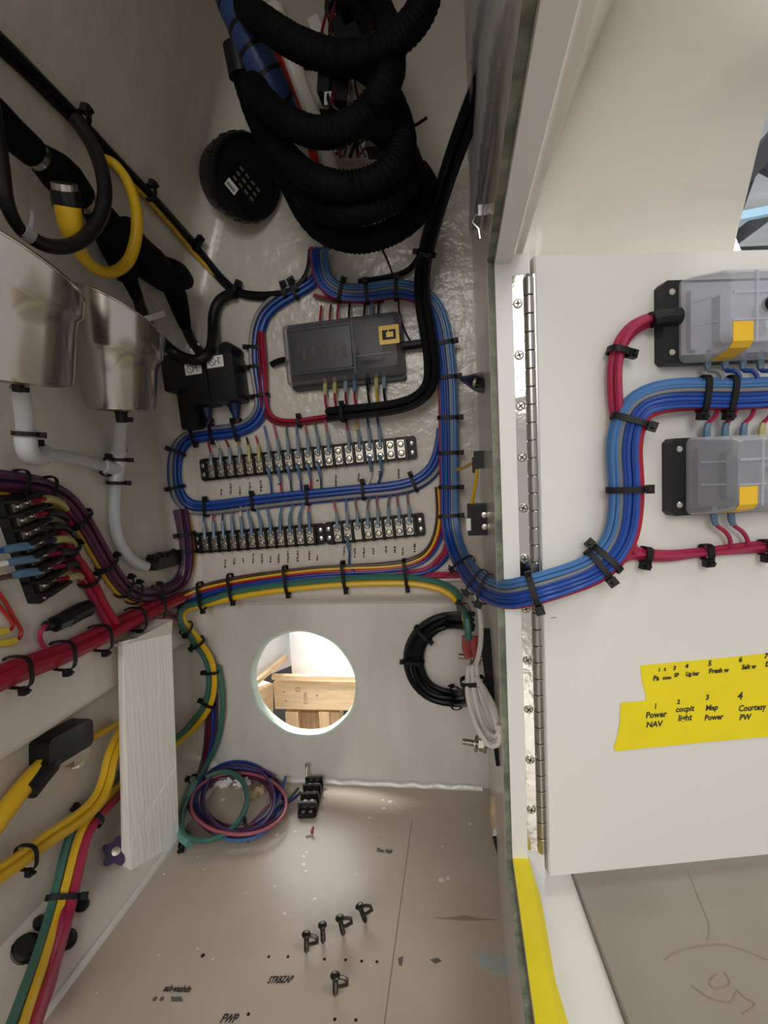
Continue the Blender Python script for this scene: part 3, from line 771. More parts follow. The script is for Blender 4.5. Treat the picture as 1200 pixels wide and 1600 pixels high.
# yellow tape on the sill
st = G(); x0, x1 = 0.0303, 0.0432; zt = ZS + 0.0056
for i in range(12):
    pass
ys = [YJ - 0.003 - 0.03 * i for i in range(22)]
vs = []
for i, y in enumerate(ys):
    e = 0.0006 * math.sin(i * 1.9); xo = x1 + (0.0015 if i % 3 else 0) + e + min(i, 4) * 0.0011
    vs += [(x0 - 0.0006, y, zt - 0.004), (x0 - 0.0004, y, zt + 0.0003), (x1 - 0.0062, y, zt + 0.0005), (x1 - 0.0012, y, zt + 0.0003), (xo, y, zt - 0.0045 - 0.0008 * min(i, 6))]
fs = [(i * 5 + k, i * 5 + k + 1, (i + 1) * 5 + k + 1, (i + 1) * 5 + k) for i in range(len(ys) - 1) for k in range(4)]
n = len(vs)
st.add(vs + [(v[0], v[1], v[2] - 0.0004) for v in vs], fs + [tuple(q + n for q in f[::-1]) for f in fs])
tag(st.build('masking_tape', 'tape_yellow', smooth=20), 'yellow masking tape stuck along the sill of the door opening', 'tape')
# ================================================================== INSIDE: TERMINAL STRIPS, FUSE BLOCK, BREAKERS
def terminal_strip(label, a, b_, n, Hpx, surf='shell', eL=0.8, eR=0.9, group=None, H=None, tall=0.0042, kscr=1.0, zb=0.009, blank=()):
    M, L = frame_on(a, b_, surf)
    o = thing('terminal_strip', label, 'terminal strip', M, group)
    k = kpx(M.translation)
    H = H or Hpx * k; p = L / (n + eL + eR); x0 = -L / 2
    G().box(-L / 2, L / 2, -H / 2, H / 2, 0, zb * 0.75, ch=p * 0.18).box(-L / 2 + p * eL * 0.8, L / 2 - p * eR * 0.9, -H * 0.40, H * 0.40, zb * 0.7, zb).build('base', 'black_plastic', o, world=False)
    bt = p * 0.11
    bar = G().box(-bt, bt, -H * 0.5, H * 0.5, 0, zb + tall).build('barrier', 'black_gloss', o, world=False)
    pl = G().box(-p * 0.33, p * 0.33, -H * 0.38, H * 0.38, 0, 0.0014, ch=p * 0.06).build('terminal', 'tin_plate', o, world=False)
    r = min(p * 0.30, H * 0.165) * kscr
    sc = G().lathe([(r, 0), (r, 0.0012), (r * 0.7, 0.0024), (0.0001, 0.0027)], 12).box(-r * .62, r * .62, -r * .1, r * .1, 0.0022, 0.0030).build('screw', 'screw_steel', pl, world=False)
    sc.matrix_basis = Matrix.Translation((0, H * 0.19, 0.0012))
    for i in range(n + 1):
        T = Matrix.Translation((x0 + p * (eL + i), 0, 0))
        if i == 0: bar.matrix_basis = T
        else: inst(bar, o, T)
    pos = []
    for i in range(n):
        q = Vector((x0 + p * (eL + i + 0.5), 0, zb)); pos.append(proj(M @ (q + Vector((0, 0, 0.003)))))
        if i == 0: pl.matrix_basis = Matrix.Translation(q); q0 = pl; inst(sc, pl, Matrix.Translation((0, -H * 0.19, 0.0012)))
        else:
            t = inst(pl, o, Matrix.Translation(q)); inst(sc, t, Matrix.Translation((0, H * 0.19, 0.0012)))
            if i not in blank: inst(sc, t, Matrix.Translation((0, -H * 0.19, 0.0012)))
    es = None
    for xx in ((x0 + p * eL * 0.45, eL), (-x0 - p * eR * 0.45, eR)):
        if xx[1] < 0.4: continue
        for yy in (-0.2, 0.2):
            T = Matrix.Translation((xx[0], H * yy, zb * 0.75))
            if es is None: es = G().lathe([(r * 0.8, 0), (r * 0.8, 0.0008), (r * 0.5, 0.0014), (0.0001, 0.0015)], 10).build('mount_screw', 'screw_steel', o, world=False); es.matrix_basis = T
            else: inst(es, o, T)
    return o, pos, H / k / 2
up, upos, uh = terminal_strip('long black twenty way terminal strip, the upper one below the fuse block', (317, 735), (651, 699), 20, 35)
lo, lpos, lh = terminal_strip('black twelve way terminal strip, lower left one with blue wires entering from above', (308, 848), (509, 833), 12, 32)
lr, rpos, rh = terminal_strip('black eight way terminal strip, lower right one with brown wires entering from above', (510, 833), (664, 818), 8, 35, blank=(2,))
# ---- small print under the terminals
b = G()
def print_mark(cx, cy, h):
    q = cy - h / 2
    while q < cy + h / 2:
        d = random.uniform(1.2, 3.0); w_ = random.uniform(1.0, 1.9)
        p = hit(cx + random.uniform(-.5, .5), q + d / 2, 'shell', 0.0004)[0]; k = 0.65 / 800
        G0 = Matrix.Translation(p)
        b.box(-w_ * k, w_ * k, -0.0001, 0.0001, -d / 2 * k, d / 2 * k, G0)
        q += d + random.uniform(0.6, 1.3)
for x, y, h in ((230, 308, 18), (265, 298, 42), (300, 305, 34), (337, 293, 42), (378, 287, 42), (447, 280, 8), (590, 266, 8), (660, 262, 34), (745, 253, 30), (823, 247, 32), (895, 240, 36),
                (245, 575, 26), (278, 570, 24), (312, 567, 20), (350, 558, 34), (383, 560, 36), (415, 562, 26), (445, 560, 38), (480, 550, 40), (516, 548, 40), (560, 548, 36), (590, 556, 20),
                (690, 530, 34), (730, 537, 34), (765, 535, 34), (800, 530, 20), (848, 525, 26), (880, 525, 24), (910, 530, 24), (955, 518, 30)):
    print_mark(250 + x / 2.4, 640 + y / 2.4, h / 2.4)
b.build('printed_label', 'ink', wall_back, smooth=0)
# ---- blue harness that loops round the breakers and between the strips
loop = thing('wire_harness', 'blue wire harness looping left of the fuse block and back between the terminal strips', 'wire harness', base_of((405, 560)))
bundle(loop, [(497, 392, .018), (499, 415, .010), (492, 438), (470, 452), (435, 472), (412, 495), (403, 525), (402, 565), (408, 610), (411, 635), (398, 660), (370, 672), (335, 676), (305, 681), (284, 692),
              (272, 716), (271, 752), (279, 778), (300, 792), (335, 793), (390, 786), (440, 780), (500, 774), (560, 768), (620, 762), (655, 752), (678, 732), (690, 700), (694, 670)],
       [['blue', 'blue_mid', 'blue', 'blue'], ['blue_mid', 'blue', 'grey']], 23, off0=0.0015,
       ties=[(460, 458, 1), (402, 540, 1), (402, 575, 1), (409, 622, 1), (371, 672, -1), (335, 676, -1), (306, 681, -1), (271, 708, 1), (272, 763, 1), (322, 793, -1), (400, 785, -1), (485, 775, -1), (566, 767, -1), (649, 754, -1)],
       tiekw=dict(bw=0.0020, head=0.0045))
rl = thing('wire_harness', 'thin red wire run below the fuse block ending under the black loom', 'wire harness', base_of((450, 660)))
bundle(rl, [(408, 520, .006), (412, 580, .006), (414, 635, .005), (428, 657), (460, 661), (500, 655), (560, 648)], [['red', 'red_dark', 'red'], ['red', 'red_dark']], 13, off0=0.001, ties=[(473, 659, -1)], tiekw=dict(bw=0.0022, head=0.004))
bundle(rl, [(490, 462, .006), (510, 468, .004), (560, 472, .003), (600, 470, .003)], [['red', 'brown']], 7)
# ---- leads between harnesses and terminals
def hy_up(x): return 693 - 0.12 * (x - 330) if x < 405 else (668 - 0.10 * (x - 420))
ucol = ['red', 'white', 'red_dark', 'orange', 'black', 'red', 'blue_mid', 'red', 'green_dark', 'blue', 'red', 'green_dark', 'red', None, 'red', 'yellow_deep', 'blue_dark', 'blue', None, None]
for i, c in enumerate(ucol):
    if not c: continue
    x, y = upos[i]; sl = 'shrink_yellow' if i in (4, 5) else 'shrink_clear'
    lead(loop, [(x + 0.5, y - 6, .013), (x + 0.5, y - uh - 2, .011), (x - 1, y - uh - 14, .008), (x - random.uniform(3, 9), hy_up(x) - 3, .006)], c, 'shell', 0.0013, sl, (0, 0.55), sr=1.75)
for i, c in ((6, 'blue'), (7, 'red'), (8, 'green_dark'), (9, 'blue'), (10, 'red'), (11, 'green_dark'), (16, 'white'), (17, 'blue_dark')):
    x, y = upos[i]
    lead(loop, [(x, y + 6, .013), (x + 1, y + uh + 2, .010), (x + 4, y + uh + 14, .007), (x + (5 if i < 15 else -3), y + uh + 34, .006)], c, 'shell', 0.0013, 'shrink_blue', (0, 0.5), sr=1.75)
def hy_lo(x): return 798 - 0.09 * (x - 320)
for i, c in enumerate(['blue_mid', 'red', 'blue_dark', 'grey', 'white', 'blue_light', 'blue_light', 'blue_light', 'blue_light', 'blue_light', 'blue_light', 'red']):
    x, y = lpos[i]; dxx = (0, 1, 1, 0, -2, -8, -8, -7, 5, 7, 8, 0)[i]
    lead(loop, [(x, y - 6, .013), (x, y - lh - 2, .011), (x - 1, y - lh - 12, .009), (x + dxx * 0.35 - 2, y - lh - 22, .008), (x + dxx, hy_lo(x) - 4, .007)], c, 'shell', 0.0013, 'shrink_blue', (0, 0.5), sr=1.75)
for i, c in enumerate(['red', 'blue', 'red_dark', 'brown', 'red_dark', 'brown', 'red_dark', 'brown']):
    x, y = rpos[i]; dxx = (-4, 0, -2, 6, 0, 6, -1, -2)[i]
    lead(loop, [(x, y - 6, .013), (x, y - rh - 2, .011), (x - 1, y - rh - 14, .009), (x + dxx * 0.5 - 3, y - rh - 26, .008), (x + dxx - 1, hy_lo(x) - 2, .006)], c, 'shell', 0.0013, 'shrink_clear', (0, 0.48), sr=1.75)
x, y = rpos[1]
lead(loop, [(x, y + 6, .013), (x + 1, y + rh + 3, .010), (x + 4, y + rh + 18, .007), (x + 2, y + rh + 34, .006), (x + 12, y + rh + 44, .008)], 'blue', 'shell', 0.0013, 'shrink_blue', (0, 0.4), sr=1.75)
# ---- fuse block inside the compartment
M, L = frame_on((446, 563), (632, 541))
fb = thing('fuse_block', 'grey translucent covered fuse block with a yellow tab on the back wall inside', 'fuse block', M)
H = 0.075
G().box(-L * 0.44, L * 0.5, -H * 0.56, H * 0.52, 0, 0.011, ch=0.003).build('base', 'black_plastic', fb, world=False)
G().box(-L * 0.37, L * 0.10, -H * 0.30, H * 0.36, 0.011, 0.0285, ch=0.002).build('fuse_panel', 'black_gloss', fb, world=False)
G().box(L * 0.16, L * 0.34, -H * 0.22, H * 0.28, 0.011, 0.020, ch=0.002).build('bus_panel', 'black_plastic', fb, world=False)
f = G().box(-0.0022, 0.0022, -0.007, 0.007, 0, 0.005, ch=0.001).build('fuse', 'ink_grey', fb, world=False); f.matrix_basis = Matrix.Translation((-L * 0.28, -0.004, 0.0245))
for i in range(1, 6): inst(f, fb, Matrix.Translation((-L * 0.28 + 0.0125 * i, -0.004 + 0.003 * (i % 2), 0.0245)))
hl = G(); h = H * 0.5
rings = [((-L * .47, L * .5, -h * 1.0, h * 1.02), .008), ((-L * .465, L * .495, -h * .97, h * 1.0), .018), ((-L * .445, L * .48, -h * .90, h * .94), .027), ((-L * .41, L * .455, -h * .74, h * .80), .031)]
vs = []; fs = []
for (a, c, d, e), z in rings:
    q = 0.005
    vs += [(a + q, d, z), (c - q, d, z), (c - q * .3, d + q * .3, z), (c, d + q, z), (c, e - q, z), (c - q * .3, e - q * .3, z), (c - q, e, z), (a + q, e, z), (a + q * .3, e - q * .3, z), (a, e - q, z), (a, d + q, z), (a + q * .3, d + q * .3, z)]
m = 12
for i in range(3):
    for k in range(m): fs.append((i * m + k, i * m + (k + 1) % m, (i + 1) * m + (k + 1) % m, (i + 1) * m + k))
fs.append(tuple(range(3 * m, 4 * m))); hl.add(vs, fs)
cv = hl.build('cover', 'smoke_cover', fb, world=False, smooth=28)
rb = G().box(L * .115, L * .13, -h * .85, h * .85, .0305, .0325).box(-L * .40, L * .115, h * .70, h * .76, .0305, .0322).box(-L * .40, L * .115, -h * .70, -h * .64, .0305, .0322).box(-L * .40, -L * .385, -h * .7, h * .76, .0305, .0322)
rb.box(L * .13, L * .42, -h * .36, -h * .30, .0305, .0325); rb.build('rib', 'smoke_cover', cv, world=False, smooth=0)
G().box(L * .33, L * .485, -h * .08, h * .50, .0312, .0330, ch=.001).build('tab', 'label_yellow', cv, world=False)['label'] = 'yellow tab with a black print'
G().box(L * .355, L * .46, h * .06, h * .36, .0330, .0333).build('print', 'ink', cv, world=False, smooth=0)
G().box(L * .385, L * .44, h * .13, h * .29, .0333, .0335).box(L * .40, L * .408, h * .13, h * .36, .0334, .0336).build('print_gap', 'label_yellow', cv, world=False, smooth=0)
for x, y, c in ((500, 500, 'red'), (515, 498, 'red_dark'), (527, 496, 'red'), (545, 494, 'black'), (569, 491, 'black'), (580, 490, 'green_dark'), (591, 489, 'black')):
    lead(fb, [(x, y + 8, .014), (x, y - 4, .010), (x + 2, y - 22, .006)], c, 'shell', 0.0014, 'shrink_clear' if c == 'green_dark' else None, (0, .8), sr=1.8)
for x, y, c, s in ((508, 596, 'red', 'shrink_yellow'), (523, 594, 'red', 'shrink_yellow'), (540, 592, 'red_dark', 'shrink_clear'), (554, 591, 'red', 'shrink_blue'), (575, 588, 'black', 'black_plastic'), (588, 588, 'yellow_deep', 'shrink_yellow'), (600, 586, 'black', 'shrink_clear')):
    lead(fb, [(x, y - 4, .012), (x, y + 12, .012), (x, y + 30, .010), (x + 4, y + 52, .010)], c, 'shell', 0.0016, s, (0, .42), sr=1.8)
lead(fb, [(446, 562, .010), (436, 564, .008), (424, 570, .006)], 'black', 'shell', 0.0040, None)
lead(fb, [(628, 541, .012), (645, 539, .012), (664, 536, .012)], 'black', 'shell', 0.0055, None)
# ---- pair of breakers with white stickers
M, L = frame_on((276, 602), (386, 586), 0.625)
bk = thing('circuit_breaker', 'pair of black surface breakers with white warning stickers and a black cable cover', 'breaker', M)
k = 0.625 / 800
def bx(g_, x0, y0, x1, y1, z0, z1, ch=0.0):   # pixel offsets from the centre (331, 594)
    return g_.box((x0 - 331) * k, (x1 - 331) * k, -(y1 - 594) * k, -(y0 - 594) * k, z0, z1, ch=ch)
g_ = G(); bx(g_, 256, 548, 300, 606, -.022, .012, .003); g_.build('cable_cover', 'black_plastic', bk, world=False)
g_ = G(); bx(g_, 272, 600, 300, 668, -.022, .006, .002); g_.build('cable_boot', 'black_plastic', bk, world=False)
for (x0, x1, y0, y1, sx) in ((298, 334, 566, 634, 0), (336, 380, 560, 634, 1)):
    g_ = G(); bx(g_, x0, y0, x1, y1, -.022, .016, .003); body = g_.build('body', 'black_plastic', bk, world=False)
    g_ = G(); bx(g_, x0 + 1, y0 + 2, x0 + 29, y0 + 20, .016, .0166); st_ = g_.build('sticker', 'label_white', body, world=False, smooth=0); st_['label'] = 'white warning sticker'
    # printed pictogram: a barred circle and a small fork
    sg = G(); c = ((x0 + 10 - 331) * k, -(y0 + 11 - 594) * k); R = 5.5 * k
    ringp = [(c[0] + R * math.cos(a * math.pi / 10), c[1] + R * math.sin(a * math.pi / 10), .0168) for a in range(20)]
    sg.tube(ringp, .0004, 4, closed=True); sg.tube([(c[0] - R * .7, c[1] + R * .7, .0168), (c[0] + R * .7, c[1] - R * .7, .0168)], .0004, 4)
    sg.tube([(c[0] + R, c[1], .0168), (c[0] + R * 2, c[1] + R * .2, .0168)], .0004, 4); sg.tube([(c[0] + R * 2, c[1] + R * .9, .0168), (c[0] + R * 2, c[1] - R * .6, .0168)], .0005, 4)
    sg.tube([(c[0] + R * 2.6, c[1] + R * .9, .0168), (c[0] + R * 2, c[1] + R * .9, .0168)], .0004, 4); sg.tube([(c[0] + R * 2.6, c[1] - R * .6, .0168), (c[0] + R * 2, c[1] - R * .6, .0168)], .0004, 4)
    sg.build('print', 'ink', st_, world=False, smooth=0)
g_ = G(); g_.lathe([(.010, -.02), (.010, .010), (.0085, .013), (.0001, .013)], 18, Matrix.Translation(((368 - 331) * k, (594 - 553) * k, 0))); g_.build('terminal_boot', 'black_gloss', bk, world=False)
for x in (322, 366):
    pts = [hit(x, 630, 0.64)[0], hit(x + 3, 645, 0.64)[0], hit(x + 5, 675, 0.645)[0]]
    G().tube(smooth_pts([Vector(p) for p in pts]), [.010, .0045, .004], 8).build('lead', 'wire_blue_dark', bk)
    i = 1
    tie(bk, Vector(pts[1]) + Vector((0.001, 0, -0.01)), Vector((0, 0, -1)), Vector((0, -1, 0)), .0045, .0045, 1, head=.004)
# ---- black loom: from the header down past the fuse block and under it
bl_ = thing('black_loom', 'thick black cable loom dropping from the upper right and bending under the fuse block', 'cable loom', yz(730, 180, .5))
bundle(bl_, [(768, 100, .44), (741, 162, .47), (716, 225, .50), (697, 280, .54), (681, 335, .575), (668, 385, .60), (660, 430, .612), (661, 475, .615), (669, 525, .618), (674, 570, .618), (670, 605, .618), (648, 626, .62), (610, 637, .622), (560, 643, .624), (514, 648, .63)],
       [['black', 'black', 'black'], ['black', 'black']], 26, dist=True, wob=0.12, ties=[(663, 395, 1), (540, 645, 1)], tiekw=dict(bw=0.002, head=0.004))
lead(bl_, [(560, 440, .006), (600, 434, .006), (635, 424, .006), (655, 400, .012), (662, 370, .02)], 'black', 'shell', 0.0035)
thin = G(); P, N = path([(590, 380, .01), (602, 398, .008), (612, 425, .016), (622, 455, .016), (624, 490, .010), (636, 525, .010), (652, 545, .010)], 'shell', 0.01, 6); thin.tube(P, 0.0011, 6)
tag(thin.build('thin_wire', 'wire_black'), 'single thin black wire hanging from the coiled hose past the fuse block', 'wire')
# ---- multi coloured run under the strips
mc = thing('wire_harness', 'yellow, red and blue wires running level below the lower terminal strips', 'wire harness', base_of((500, 895)))
bundle(mc, [(688, 760, .004), (690, 800, .004), (684, 838, .004), (668, 866), (640, 880), (600, 886), (540, 889), (480, 893), (400, 903), (340, 914), (300, 926), (270, 938)],
       [['blue', 'red_dark', 'brown'], ['blue', 'red', 'yellow', 'brown']], 17, off0=0.001, step=8)
bundle(mc, [(703, 860, .006), (690, 880, .003), (665, 893, .002), (620, 897), (540, 899), (480, 902), (400, 912), (340, 924), (300, 937), (276, 948)], [['blue', 'blue_dark'], ['blue']], 9, off0=0.001)
bundle(mc, [(700, 850, .006), (690, 872, .003), (668, 890, .002), (640, 897, .001)], [['crimson', 'crimson']], 11)
bundle(mc, [(735, 898, .010), (700, 901, .004), (660, 899, .003), (620, 897, .001)], [['white', 'crimson', 'crimson']], 15)
for x, y in ((634, 890), (538, 893), (448, 900), (362, 912), (315, 925)):
    p, n = hit(x, y + 6, 'shell', 0.008); t = (hit(x + 10, y + 5, 'shell', .008)[0] - p).normalized()
    tie(mc, p, t, n, .019, .009, 1, bw=0.0020, head=.0045)
gy = thing('ground_cable', 'thick green and yellow cables running level over the round hole and down its left side', 'cable', base_of((500, 912)))
GP = [(738, 998, .03), (736, 970, .03), (728, 948, .022), (712, 928, .012), (690, 915, .006), (660, 908, .004), (630, 905, .004), (560, 906, .004), (480, 912, .004), (400, 922, .004), (330, 936, .004), (295, 944, .006), (280, 953, .008),
      (276, 966, .008), (286, 982, .008), (302, 996, .008), (320, 1013, .010), (332, 1038, .012), (334, 1068, .012), (328, 1098, .014), (312, 1122, .016), (280, 1150, .016), (240, 1182, .010), (196, 1216, .010)]
bundle(gy, GP, [['yellow', 'green']], 18, off0=0.004, wob=0.1, ties=[(732, 955, 1), (290, 985, 1), (310, 1003, 1), (333, 1045, 1), (327, 1100, 1)], tiekw=dict(bw=0.0020, head=.0045))
for x, y, c in ((729, 1012, 'green'), (741, 1012, 'yellow')):
    p = yz(x, y - 18, clear(x, y - 18, .03)); q = yz(x, y, clear(x, y, .03)); r_ = yz(x + 3, y + 16, clear(x + 3, y + 16, .03))
    G().tube([p, q, r_], [.0055, .0055, .004], 8).build('lug_sleeve', 'shrink_red', gy)
# red / purple cables on the left
pu = thing('wire_harness', 'purple wire bundle arching down the left wall into the junction by the plank', 'wire harness', base_of((130, 830)))
bundle(pu, [(-120, 742), (-60, 747), (-20, 752), (20, 756), (62, 764), (95, 784), (120, 816), (140, 850), (162, 888), (184, 918), (210, 931), (245, 928), (272, 915), (289, 892), (293, 860), (288, 825), (281, 795)],
       [['violet', 'purple', 'purple', 'yellow_deep'], ['purple', 'violet', 'purple'], ['purple', 'purple']], 30, off0=0.001, wob=0.2,
       ties=[(18, 757, 1), (66, 768, 1), (118, 808, 1), (158, 876, -1), (186, 920, -1), (205, 930, -1), (290, 860, -1), (292, 835, -1), (240, 929, -1)], tiekw=dict(bw=0.0020, head=.0045))
rd = thing('battery_cable', 'thick crimson battery cables running up right along the left wall to the junction', 'cable', base_of((100, 1020)))
bundle(rd, [(-130, 1112), (-75, 1088), (-25, 1066), (20, 1046), (90, 1021), (150, 993), (205, 964), (245, 944), (268, 935)], [['red', 'crimson'], ['red']], 34, off0=0.001, wob=0.1,
       ties=[(14, 1048, 1), (84, 1023, 1), (143, 996, 1), (196, 969, 1), (232, 951, 1)], tiekw=dict(bw=0.0022, head=.0055))
bundle(rd, [(170, 975, .004), (150, 945), (135, 915), (120, 890), (102, 868), (88, 845), (78, 828)], [['crimson', 'red'], ['red']], 22, off0=0.001, wob=0.1, ties=[(128, 905, 1), (96, 862, 1)], tiekw=dict(bw=0.0020, head=.005))
bundle(rd, [(232, 955, .008), (262, 962, .008), (285, 972, .006)], [['red_dark', 'purple', 'pink']], 14)
# bus bar on the left wall
bs, bpos, bh = terminal_strip('black bus terminal block with tall ribs on the left wall beside red cables', (6, 772), (62, 934), 7, 48, eL=0.3, eR=0.75, tall=0.012, zb=0.014, kscr=0.8)
for i in range(7):
    x, y = bpos[i]
    lead(bs, [(x + 12, y - 4, .020), (x + 36, y - 9, .020), (x + 58 - 4 * i * 0.6, y - 6 + (3 - i) * 2, .012), (x + 72 - 6 * i * .5, y + 18 - 3 * i, .008)], ('red', 'red', 'brown', 'violet', 'red', 'crimson', 'red')[i], 'shell', 0.0022,
         'black_plastic' if i % 3 else 'shrink_yellow', (0.3, 0.75), sr=1.7)
for i in (3, 4, 5):
    x, y = bpos[i]; lead(bs, [(x - 10, y + 2, .020), (x - 40, y + 6, .018), (x - 80, y + 14, .012)], ('blue', 'white', 'brown')[i - 3], 'shell', 0.0024, 'shrink_blue', (0, 0.6), sr=1.5)
cn = thing('inline_fuse_holder', 'small black inline fuse holder with a red wire above the crimson cables', 'fuse holder', base_of((100, 970)))
P, N = path([(72, 978), (85, 976), (95, 972), (110, 963), (125, 955), (138, 950)], 'shell', 0.008)
G().tube(P, [.005 if i < len(P) * .3 else (.0085 if i < len(P) * .9 else .006) for i in range(len(P))], 10).build('body', 'black_plastic', cn)
G().cyl(P[1] + N[1] * .001, P[3] + N[3] * .001, .008, 8).build('cap', 'black_gloss', cn)
lead(cn, [(72, 978, .008), (64, 985, .008), (62, 998, .006), (70, 1012, .006), (80, 1020, .006)], 'crimson', 'shell', 0.0022)
rw = thing('red_jumper', 'loop of thin red wires with yellow crimps at the left picture edge', 'wire', base_of((20, 960)))
lead(rw, [(-20, 905), (5, 935), (22, 965), (34, 985), (32, 997), (18, 1003), (-5, 1006)], 'red_bright', 'shell', 0.0016, 'shrink_yellow_bright', (0.82, 1.0), sr=2.2)
lead(rw, [(-20, 925), (2, 950), (18, 970), (22, 980), (10, 986), (-8, 988)], 'red_bright', 'shell', 0.0016, 'shrink_yellow_bright', (0.82, 1.0), sr=2.2)
# ================================================================== CUPS, HOSES, CONNECTORS, COILS
def cup(px_b, px_t, dB, dT, prof, slope, label):
    B = hit(*px_b, 'shell', dB)[0]; T = yz(*px_t, B.y + dT); ax = (T - B).normalized(); k = kpx(B)
    X = Vector((1, 0, 0)); X = (X - ax * X.dot(ax)).normalized(); Y = ax.cross(X)
    M = Matrix((X, Y, ax)).transposed().to_4x4(); M.translation = B
    o = thing('drop_in_cup', label, 'cup', M)
    K = 48; vs = []; fs = []; m = len(prof); hm = prof[-1][1]
    for i in range(K):
        a = 2 * math.pi * i / K
        for r, h in prof:
            z = h * k; tz = max(0, (h - hm * 0.35) / (hm * 0.65))
            z -= slope * tz * (r * k) * (0.45 * math.cos(a) + math.sin(a) + 1.1) * 0.5
            vs.append(Vector((r * k * math.cos(a), r * k * math.sin(a), z)))
    for i in range(K):
        j = (i + 1) % K
        for q in range(m - 1): fs.append((i * m + q, j * m + q, j * m + q + 1, i * m + q + 1))
    fs.append(tuple(i * m for i in range(K))[::-1]); fs.append(tuple(i * m + m - 1 for i in range(K)))
    b = G(); b.add(vs, fs); b.build('shell', 'steel', o, world=False, smooth=30)
    # rolled rim
    b = G(); b.tube([vs[i * m + m - 1] for i in range(K)], 0.0012, 6, closed=True); b.build('rim', 'steel', o, world=False)
    r = 9 * k
    b = G(); b.lathe([(r * 1.25, -r * .5), (r * 1.25, 0.0), (r * .5, 0.0001)], 6); b.build('drain_nut', 'black_plastic', o, world=False, smooth=0)
    b = G(); b.lathe([(r * .9, -r * 2.2), (r, -r * .5)], 14); b.box(r * .4, r * 1.9, -r * .45, r * .45, -r * 2.0, -r * 1.2); b.build('hose_clip', 'black_plastic', o, world=False, smooth=40)
    return o
cup((189, 640), (180, 490), .052, -.012, [(42, 2), (46, 0), (49.5, 3), (50.5, 8), (55, 60), (58.5, 84), (62, 92), (64, 98), (65.5, 130), (66.5, 172)], 1.0, 'smaller stainless drop-in cup hanging beside the black breakers')
cup((28, 592), (28, 400), .058, -.012, [(66, 2), (71, 0), (75, 4), (76, 10), (77, 90), (79, 124), (84, 138), (86, 150), (87, 215)], 0.9, 'larger stainless drop-in cup at the left picture edge')
hose = thing('drain_hose', 'clear drain hose from both steel cups joining at a tee on the left wall', 'hose', base_of((184, 730)))
def hk(x, y, off=.03): return kpx(hit(x, y, 'shell', off)[0])
G().tube(dpath([(30, 604, .055), (34, 625, .052), (38, 655, .046), (40, 688, .038)], 6), 13 * hk(36, 650, .05), 14).build('tube', 'hose_tube', hose)
G().tube(dpath([(40, 672, .040), (41, 698, .036), (48, 711, .030), (58, 713, .026), (72, 709, .022)], 4), 15.5 * hk(45, 700), 14).build('elbow', 'hose_clear', hose)
G().tube(dpath([(62, 711, .024), (90, 712, .018), (130, 719, .014), (174, 732, .014)], 6), 10 * hk(120, 718), 14).build('tube', 'hose_tube', hose)
G().tube(dpath([(190, 652, .048), (188, 680, .034), (186, 715, .018)], 6), 9.5 * hk(188, 690), 14).build('tube', 'hose_tube', hose)
G().tube(dpath([(187, 702, .022), (184, 728, .014), (182, 754, .012)], 5), 12 * hk(184, 728), 14).build('tee', 'hose_clear', hose)
G().tube(dpath([(160, 728, .014), (181, 732, .014)], 5), 11.5 * hk(170, 730), 14).build('tee', 'hose_clear', hose)
G().tube(dpath([(182, 748, .012), (180, 775, .010), (179, 805, .009), (183, 835, .009), (193, 858, .009), (208, 876, .009), (228, 885, .009)], 6), 9.5 * hk(182, 800), 14).build('tube', 'hose_tube', hose)
for (x, y, d, tx, ty, r) in ((40, 678, .040, 0, 1, 17), (67, 710, .023, 1, 0, 13), (168, 730, .014, 1, .25, 13), (186, 718, .017, 0, 1, 13), (182, 754, .012, 0, 1, 13)):
    d = clear(x, y, d); c = yz(x, y, d); t = (yz(x + tx * 4, y + ty * 4, d) - c).normalized(); n = (CAM - c); n = (n - t * n.dot(t)).normalized()
    tie(hose, c, t, n, r * kpx(c), r * kpx(c), -1, bw=.0018, head=.005, name='hose_clamp')
p, n = hit(248, 876, 'shell', 0.0)
M, L = frame_on((228, 880), (270, 870))
ft = thing('drain_fitting', 'rough black drain fitting on the wall where the clear hose ends', 'fitting', M)
b = G(); b.box(-L * .5, L * .5, -.010, .010, 0, .012, ch=.004); b.build('body', 'black_gloss', ft, world=False)
b = G()
for i in range(16):
    b.lathe([(.0022, 0), (.0018, .003), (.0001, .004)], 6, Matrix.Translation((random.uniform(-L * .42, L * .35), random.uniform(.004, .011), random.uniform(.008, .012))))
b.build('sealant_bead', 'black_plastic', ft, world=False)
G().cyl((-L * .62, -.002, .008), (-L * .4, 0, .008), .006, 12).build('barb', 'black_plastic', ft, world=False)
# ---- diagonal black harness and its yellow wire on the leaning wall
dg_ = thing('black_harness', 'black cable harness running diagonally down the upper left wall with a yellow wire', 'cable loom', base_of((225, 298)))
bundle(dg_, [(-130, -60), (-80, -10), (-30, 40), (20, 88), (70, 138), (112, 180), (160, 232), (225, 300), (300, 382), (352, 442), (378, 460), (415, 464), (448, 460), (472, 447), (486, 424), (490, 390, .014)], [['black', 'black'], ['black']], 17, off0=0.002, wob=0.12,
       ties=[(118, 186, -1), (222, 297, -1), (300, 382, -1), (372, 458, -1), (448, 459, -1), (466, 450, -1)], tiekw=dict(bw=0.0028, head=.006))
bundle(dg_, [(-130, -54), (-80, -4), (-30, 46), (20, 94), (70, 146), (112, 186)], [['black', 'black']], 26, off0=0.001)
bundle(dg_, [(160, 246), (190, 275), (222, 306), (262, 350), (300, 394), (335, 428), (362, 450)], [['yellow_deep']], 7, off0=0.003, wob=0.0)
